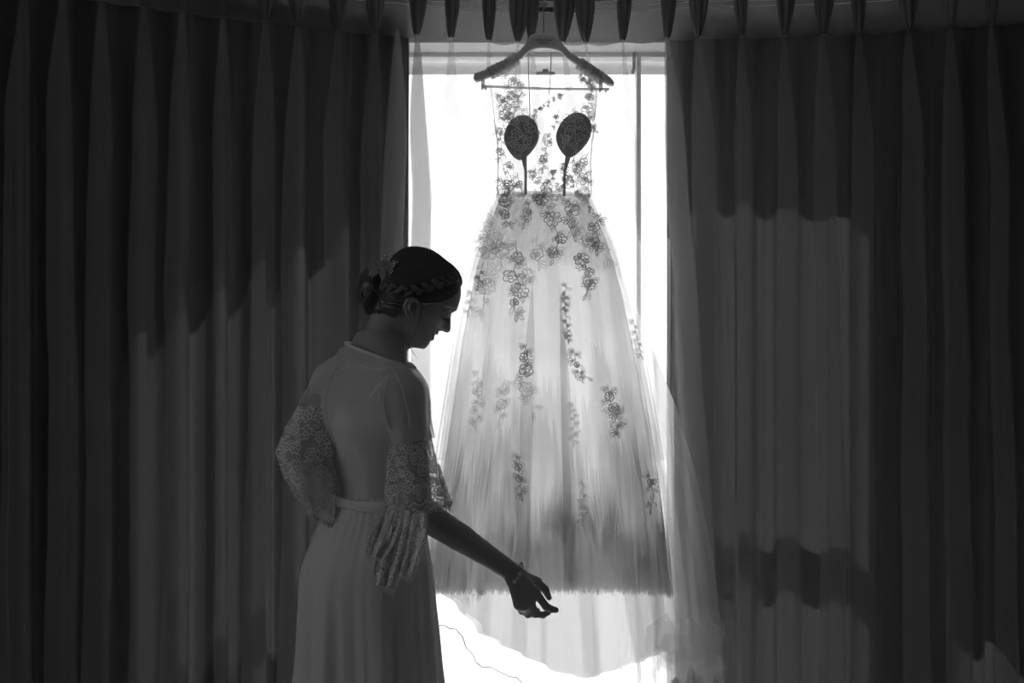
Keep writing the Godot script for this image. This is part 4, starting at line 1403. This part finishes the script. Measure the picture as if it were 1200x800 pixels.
func hair_of(o: Node3D) -> void:
	var mb := MB.new()
	nets(hair_field, HC + Vector3(-0.15, -0.085, -0.1), HC + Vector3(0.135, 0.13, 0.1), 0.003, mb)
	var hair := build(mb, "hair", M.hair, o)
	# strands swept from the hairline back to the bun
	var st := MB.new()
	var rr := RandomNumberGenerator.new(); rr.seed = 9
	for k in 170:
		var psi := lerpf(-0.35, PI + 0.35, (k + rr.randf_range(-0.4, 0.4)) / 169.0)
		var path := PackedVector3Array(); var rad := []
		var x0 := rr.randf_range(50.0, 56.0) - 12.0 * maxf(0.0, cos(psi)) - 10.0 * maxf(0.0, -cos(psi))
		for j in 15:
			var t := j / 14.0
			var x := lerpf(x0, -44.0, t) * HS
			var sq := lerpf(1.0, 0.55, smoothstep(0.5, 1.0, t))
			var dir := H1 * x + (Vector3.UP * (sin(psi) * 0.062 * sq + lerpf(-0.012, 0.012, sin(PI * t))) + H3 * cos(psi) * 0.075 * sq) * (0.55 + 0.6 * sin(PI * clampf(t * 0.9 + 0.08, 0, 1)))
			var d := dir.normalized()
			var q := HC + d * (hair_radius(d) + 0.0006)
			var qp := q - HC
			if 345.0 - qp.y / HS > table(HAIRLINE, 485.0 + qp.dot(H1) / HS) - 1.0: continue
			path.append(q)
			rad.append(0.0013)
		if path.size() > 4:
			rad[0] = 0.0004; rad[-1] = 0.0004
			st.tube(path, rad, 5)
	build(st, "strands", M.hair, hair, "", "stuff")
	# plait along the temple
	var line := [[533, 327], [524, 329], [514, 334], [503, 338], [492, 342], [480, 344], [468, 341], [457, 338], [449, 337]]
	for side: float in [1.0, -1.0]:
		var br := MB.new()
		for k in 22:
			var u := k / 21.0 * 7.99
			var a := mini(int(u), 7)
			var f := u - a
			var px := lerpf(line[a][0], line[a + 1][0], f); var py := lerpf(line[a][1], line[a + 1][1], f)
			var up := 1.0 if k % 2 == 0 else -1.0
			var d := (H1 * (px - 485.0) * HS + Vector3.UP * (345.0 - py - up * -1.6) * HS + H3 * side * 0.062 * (1.0 - 0.35 * absf(px - 488.0) / 48.0)).normalized()
			var p := HC + d * (hair_radius(d) + 0.002)
			var t := (H1 * -1.0 + Vector3.UP * up * 0.55).normalized()
			t = (t - d * t.dot(d)).normalized()
			var s := d.cross(t).normalized()
			br.ellipsoid(p, Basis(t * 0.0135, d * 0.0055, s * 0.0065), 10, 7)
		build(br, "braid", M.hair_light, hair)
	var curls := MB.new()           # coils of the bun
	for k in 5:
		var path := PackedVector3Array()
		var rad := []
		for j in 20:
			var a := 0.6 + k * 1.35 + j * 0.16
			var r := 0.042 - 0.0042 * k - j * 0.0005
			var s := 0.018 + 0.006 * k - 0.02 * sin(j * 0.16)
			path.append(hp(438.5, 341, 0) + H1 * cos(a) * r * 0.85 + Vector3.UP * sin(a) * r * 1.18 + H3 * s)
			rad.append(0.0105 * sin(PI * (j + 0.6) / 20.2) + 0.001)
		curls.tube(path, rad, 9)
	build(curls, "bun_coils", M.hair, hair)
	for s in [[[493, 360, 0.066], [491, 372, 0.066], [488, 384, 0.062], [483, 394, 0.055], [480, 399, 0.05]], [[441, 370, 0.02], [440, 378, 0.018], [437, 382, 0.016]], [[478, 402, 0.03], [482, 411, 0.03], [488, 419, 0.03]], [[540, 318, 0.0], [543, 322, 0.0], [543, 330, 0.004]]]:
		var loose := MB.new()           # fine strands that hang loose
		var path := PackedVector3Array()
		for q in s: path.append(hp(q[0], q[1], q[2]))
		loose.tube(path, [0.0009, 0.0004], 5)
		build(loose, "loose_strand", M.hair, hair)
	# comb with flowers and wired pearls
	var comb := MB.new()
	var path := PackedVector3Array()
	for q in [[437, 322, 0.052], [444, 317, 0.056], [452, 313, 0.055], [458, 316, 0.052]]: path.append(hp(q[0], q[1], q[2]))
	comb.tube(path, [0.0014], 5)
	var cm := build(comb, "hair_comb", M.silver, o)
	for f in [[439, 318, 0.060, 0.013], [446, 313, 0.062, 0.010], [437, 323, 0.058, 0.009], [453, 310, 0.058, 0.009], [457, 318, 0.058, 0.009], [449, 319, 0.062, 0.007]]:
		var fm := MB.new()
		var c := hp(f[0], f[1], f[2])
		for k in 5:
			var a: float = TAU * k / 5.0 + f[0]
			var t := H1 * cos(a) + Vector3.UP * sin(a)
			var s := H3.cross(t)
			fm.ellipsoid(c + t * f[3] * 0.55 + H3 * 0.002, Basis(t * f[3] * 0.55, (H3 + t * 0.5).normalized() * 0.0012, s * f[3] * 0.4), 8, 6)
		fm.ellipsoid(c + H3 * 0.003, Basis().scaled(Vector3.ONE * f[3] * 0.2), 7, 5)
		build(fm, "flower", M.petal, cm)
	for f in [[451, 302], [455, 301.5], [458, 304], [461, 308.5], [464.5, 309.5], [461, 314], [460, 320], [458, 322], [455.5, 306.5], [448, 306], [462, 311.5], [456, 325]]:
		var bm := MB.new()
		var c := hp(f[0], f[1], 0.060)
		bm.ellipsoid(c, Basis().scaled(Vector3.ONE * 0.0023), 7, 5)
		bm.tube(PackedVector3Array([hp(451, 314, 0.056), c.lerp(hp(451, 314, 0.062), 0.4), c]), [0.0005], 4)
		build(bm, "bead", M.pearl, cm)

func fringe(edge: Callable, n: int, len_: float, seed_: int) -> MB:
	var mb := MB.new()
	var r := RandomNumberGenerator.new(); r.seed = seed_
	for k in n:
		var p: Vector3 = edge.call((k + r.randf()) / n)
		var l := len_ * r.randf_range(0.5, 1.1)
		var s := Vector3(r.randf_range(-0.003, 0.003), 0, r.randf_range(-0.002, 0.002))
		mb.tube(PackedVector3Array([p + Vector3(0, 0.002, 0), p + s * 0.5 - Vector3(0, l * 0.5, 0), p + s * 1.5 - Vector3(0, l, 0)]), [0.0012, 0.0003], 4)
	return mb

func lace_bell(called: String, o: Node3D, rows: Array, sides: int, folds: int, amp: float, hem: Callable, seed_: int, deep := 0.8, label := "") -> void:
	# rows: [centre, radius]; hem(angle) tells how far down the last row reaches, in metres
	var pt := func(u: float, v: float, lift: float) -> Vector3:       # u 0..1 round, v 0..1 down
		var k := clampf(v, 0.0, 1.0) * (rows.size() - 1)
		var i := mini(int(k), rows.size() - 2)
		var c: Vector3 = (rows[i][0] as Vector3).lerp(rows[i + 1][0], k - i)
		var r: float = lerpf(rows[i][1], rows[i + 1][1], k - i)
		var a := TAU * u
		var w := 1.0 + amp * v * sin(folds * a + 1.3 * sin(a * 2.0) + seed_)
		return c + Vector3(cos(a) * (r * w + lift), hem.call(a) * v, sin(a) * (r * w + lift) * deep)
	var pts := PackedVector3Array()
	for j in 14:
		for q in sides: pts.append(pt.call(float(q) / sides, j / 13.0, 0.0))
	var mb := MB.new(); mb.grid(pts, sides, 14, true)
	var base := build(mb, called, M.robe_net, o, label)
	var l := Lace.new()
	var cu := 200.0; var cv := 90.0
	l.on = func(x: float, y: float, lift: float) -> Vector3: return pt.call(x / cu, y / cv, lift * 0.3)
	l.w = 0.85
	var r := RandomNumberGenerator.new(); r.seed = seed_
	for k in 72:
		var x := k % 14 * cu / 14.0 + r.randf_range(-4, 4) + (7.0 if k / 14 % 2 else 0.0)
		var y := 8.0 + k / 14 * 13.5 + r.randf_range(-3, 3)
		l.flower(Vector2(x, y), r.randf_range(4.2, 7.2), r.randi_range(5, 7), r.randf_range(0, TAU))
		for q in 3:
			var d := Vector2.from_angle(r.randf_range(0, TAU))
			l.leaf(Vector2(x, y) + d * 6.5, d, 6.0, 1.5, false)
	for k in 16:          # scalloped border
		var out := PackedVector2Array()
		for j in 9: out.append(Vector2((k + j / 8.0) * cu / 16.0, 84.0 + 5.0 * sin(PI * j / 8.0)))
		l.line(out, false, 1.6)
		var inn := PackedVector2Array()
		for j in 9: inn.append(Vector2((k + j / 8.0) * cu / 16.0, 78.0 + 4.0 * sin(PI * j / 8.0)))
		l.line(inn, false, 1.2)
		l.leaf(Vector2((k + 0.5) * cu / 16.0, 78.0), Vector2(0.2, -1).normalized(), 9.0, 2.2)
	put_lace(l, "lace_flowers", base, M.robe_lace, M.robe_net)
	build(fringe(func(t: float) -> Vector3: return pt.call(t, 1.0, 0.0), 130, 0.014, seed_), "fringe", M.robe_lace, base, "", "stuff")

func robe_of(o: Node3D, sr: Vector3, sl: Vector3, er: Vector3, el: Vector3) -> void:
	robe_bones = [
		[at(441, 414, 2.3), at(452, 392, 2.3), 0.060, 0.052, 0.03],
		[at(446, 404, 2.31), sl, 0.052, 0.053, 0.05], [at(446, 406, 2.29), sr, 0.052, 0.050, 0.05],
		[sl, sl.lerp(el, 0.2), 0.053, 0.054, 0.03], [sr, sr.lerp(er, 0.2), 0.050, 0.052, 0.03],
		
	]
	var mb := MB.new()
	nets(robe_field, Vector3(-0.56, 1.09, -2.55), Vector3(-0.12, 1.53, -2.05), 0.009, mb)
	var nn := Vector3(0.33, 1.0, 0.0).normalized()
	var no := at(438, 412, 2.3)
	cut(mb, no, -nn)
	cut(mb, Vector3(0, 1.112, 0), Vector3.UP)
	for sd: float in [1.0, -1.0]:
		var an := (WR * sd * 0.946 + Vector3(0, 0.325, 0)).normalized()
		cut(mb, WC + WR * sd * 0.130 + Vector3(0, 1.42, 0), -an)
	var robe := build(mb, "robe", M.robe, o)
	mb = MB.new()           # the slip she wears under it
	nets(func(p: Vector3) -> float: return torso_field(p, 0.005), Vector3(-0.52, 1.06, -2.50), Vector3(-0.12, 1.36, -2.08), 0.009, mb)
	cut(mb, at(420, 478, 2.2), Vector3(0.25, -1.0, 0.0).normalized())
	cut(mb, Vector3(0, 1.09, 0), Vector3.UP)
	build(mb, "slip", M.slip, robe)
	# collar
	var path := PackedVector3Array()
	var cc := at(446, 409, 2.3)
	cc.y = no.y - 0.33 * (cc.x - no.x) - 0.002
	for j in 41:
		var a := TAU * j / 40.0
		var d := Vector3(cos(a), 0, sin(a)); d.y = -0.33 * d.x
		path.append(march(robe_field, cc, d.normalized(), 0.12))
	mb = MB.new(); mb.tube(path, [0.0038], 8)
	build(mb, "collar", M.robe_band, robe)
	# skirt of the robe
	var pts := PackedVector3Array()
	var sides := 200; var rows := 50
	for j in rows:
		var h := lerpf(1.135, 0.34, j / (rows - 1.0))
		var v := j / (rows - 1.0)
		var a := col(GOWN, h, 1); var b := col(GOWN, h, 2); var f0 := col(GOWN, h, 3)
		for q in sides:
			var g := TAU * q / sides
			var f := pleats.get_noise_3d(sin(g) * 2.6, cos(g) * 2.6, v * 0.5 + 20.0) * 1.6 + 0.6 * pleats.get_noise_3d(sin(g) * 7.0, cos(g) * 7.0, v * 0.4 + 31.0)
			var gath := 0.0025 * sin(g * 34.0 + 2.0 * sin(g * 5.0)) * exp(-v * 9.0)
			var w := 1.0 + f * 0.075 * smoothstep(0.02, 0.55, v) + gath / a
			pts.append(WC + Vector3(0, h, 0) + WR * (sin(g) * a * w) + WF * (cos(g) * b * w + f0))
	mb = MB.new(); mb.grid(pts, sides, rows, true)
	build(mb, "robe_skirt", M.robe_skirt, robe)
	# sash
	pts = PackedVector3Array()
	for e in 9:
		var t := TAU * e / 8.0
		for q in 100:
			var g := TAU * q / 100.0
			var h := 1.122 + 0.013 * sin(t) + 0.004 * sin(g * 2.0)
			var out := 0.0135 + 0.0045 * cos(t) + 0.0012 * sin(g * 9.0 + sin(t) * 2.0)
			pts.append(WC + Vector3(0, h, 0) + WR * (sin(g) * (0.118 + out)) + WF * (cos(g) * (0.09 + out) + 0.008))
	mb = MB.new(); mb.grid(pts, 100, 9, true)
	build(mb, "sash", M.robe_band, robe)
	# sleeves: plain cloth down to the lace
	for t in [[sr, er, 1.0, 0.40], [sl, el, -1.0, 0.40]]:
		var sh: Vector3 = t[0]; var eb: Vector3 = t[1]; var sd: float = t[2]
		var root := at(446, 406, 2.29) if sd > 0.0 else at(446, 404, 2.31)
		var tip := sh.lerp(eb, 0.5)
		var off := Vector3(0.006, 0, 0.004) if sd > 0.0 else Vector3.ZERO
		var sb := [[root, sh, 0.052, 0.051, 0.05], [sh + off * 0.4, tip + off, 0.0505, 0.056, 0.03]]
		var sf := func(p: Vector3) -> float:
			return bones_field(sb, p) + 0.0022 * sin((p.x + p.z * 0.6) * 110.0 + p.y * 20.0) * smoothstep(0.02, 0.12, p.distance_to(sh))
		mb = MB.new()
		nets(sf, Vector3(minf(sh.x, tip.x) - 0.08, tip.y - 0.06, minf(sh.z, tip.z) - 0.09), Vector3(maxf(sh.x, tip.x) + 0.13, root.y + 0.07, maxf(sh.z, tip.z) + 0.12), 0.008, mb)
		var an := (WR * sd * 0.946 + Vector3(0, 0.325, 0)).normalized()
		cut(mb, WC + WR * sd * 0.116 + Vector3(0, 1.42, 0), an)
		cut(mb, sh.lerp(eb, t[3]), (sh - eb).normalized())
		cut(mb, no, -nn)
		build(mb, "sleeve", M.robe_sleeve, robe)
	lace_bell("sleeve_lace", robe, [[at(482, 501, 2.17), 0.0405], [at(482, 530, 2.17), 0.049], [at(486, 560, 2.17), 0.060], [at(489, 590, 2.17), 0.069]], 150, 6, 0.13, func(a): return -0.012 * (1.0 - cos(a)), 61)
	lace_bell("sleeve_lace", robe, [[at(377, 474, 2.350), 0.052], [at(366, 500, 2.295), 0.058], [at(359, 528, 2.243), 0.062], [at(366, 558, 2.25), 0.056], [at(373, 582, 2.255), 0.042]], 150, 6, 0.10, func(a): return -0.030 * (1.0 + cos(a)), 67, 1.3)
	# pale ribbons added under the robe for its lighter folds, and the seams of the yoke and armhole
	for t in [["pale_fold_line", [[462, 437], [448, 449], [434, 466], [424, 486], [417, 506]], -0.005, 0.0042, 0.4], ["pale_fold_line", [[437, 470], [430, 486], [425, 500], [424, 508]], -0.005, 0.003, 0.4], ["yoke_seam", [[462, 436], [470, 452], [475, 470], [479, 488], [480, 502]], 0.014, 0.0013, 1.0], ["armhole_seam", [[457, 440], [452, 456], [450, 474], [453, 492], [459, 503]], 0.002, 0.0012, 1.0], ["armhole_seam", [[395, 430], [386, 448], [382, 468], [382, 486], [386, 500]], 0.002, 0.0012, 1.0], ["back_seam", [[411, 404], [414, 420], [428, 430], [446, 433], [461, 430]], 0.002, 0.0011, 1.0]]:
		path = PackedVector3Array()
		var ks: Array = t[1]
		for j in 25:
			var u := j / 24.0 * (ks.size() - 1.001)
			var xs := []; var ys := []
			for k in ks.size():
				xs.append([float(k), ks[k][0]]); ys.append([float(k), ks[k][1]])
			path.append(on_robe(soft_table(xs, u), soft_table(ys, u), t[2]))
		mb = MB.new(); mb.tube(path, [t[3]], 6, t[4], Vector3.BACK)
		build(mb, t[0], M.robe_band, robe)
	# lace edging of the robe falling over the hip
	var rr := RandomNumberGenerator.new(); rr.seed = 91
	for s in [[[[449, 588], [440, 606], [433, 626], [428, 648]], [[478, 594], [472, 620], [462, 642], [452, 656]], 2.118], [[[456, 596], [447, 626], [440, 658], [437, 684]], [[488, 598], [484, 630], [475, 664], [463, 692]], 2.108], [[[470, 598], [467, 622], [462, 650], [459, 670]], [[503, 602], [502, 624], [494, 650], [484, 678]], 2.10]]:
		pts = PackedVector3Array()
		for j in 14:
			var u := j / 13.0 * 2.999
			var i := int(u); var f := u - i
			var l := Vector2(lerpf(s[0][i][0], s[0][i + 1][0], f), lerpf(s[0][i][1], s[0][i + 1][1], f))
			var r := Vector2(lerpf(s[1][i][0], s[1][i + 1][0], f), lerpf(s[1][i][1], s[1][i + 1][1], f))
			for q in 24:
				var m := l.lerp(r, q / 23.0)
				pts.append(at(m.x, m.y, s[2] - 0.012 * sin(q * 0.62 + s[2] * 300.0) * (0.3 + j / 13.0) + 0.012 * cos(PI * q / 23.0)))
		mb = MB.new(); mb.grid(pts, 24, 14)
		var piece := build(mb, "lace_edging", M.robe_net, robe)
		var gp := pts
		var lc := Lace.new()
		lc.on = func(x: float, y: float, lift: float) -> Vector3:
			var cx: float = clampf(x, 0, 22.99); var cy: float = clampf(y, 0, 12.99)
			var i := int(cx); var j := int(cy)
			var top := gp[j * 24 + i].lerp(gp[j * 24 + i + 1], cx - i)
			var bot := gp[j * 24 + 24 + i].lerp(gp[j * 24 + 25 + i], cx - i)
			return top.lerp(bot, cy - j) + Vector3(0, 0, lift * 0.4)
		lc.w = 0.34
		for k in 26:
			lc.flower(Vector2(rr.randf_range(3, 20), 0.8 + k * 0.46), rr.randf_range(1.1, 1.9), 6, rr.randf_range(0, TAU))
			var d := Vector2.from_angle(rr.randf_range(0, TAU))
			lc.leaf(Vector2(rr.randf_range(2, 20), 0.8 + k * 0.46), d, 3.0, 0.8)
		put_lace(lc, "lace_flowers", piece, M.robe_lace, M.robe_net)
		var edge := func(t: float) -> Vector3:
			var x := t * 22.99
			return gp[13 * 24 + int(x)].lerp(gp[13 * 24 + int(x) + 1], x - int(x))
		build(fringe(edge, 30, 0.014, 5), "fringe", M.robe_lace, piece, "", "stuff")
		var side := func(t: float) -> Vector3: return gp[int(t * 13.0) * 24]
		build(fringe(side, 40, 0.012, 6), "fringe", M.robe_lace, piece, "", "stuff")
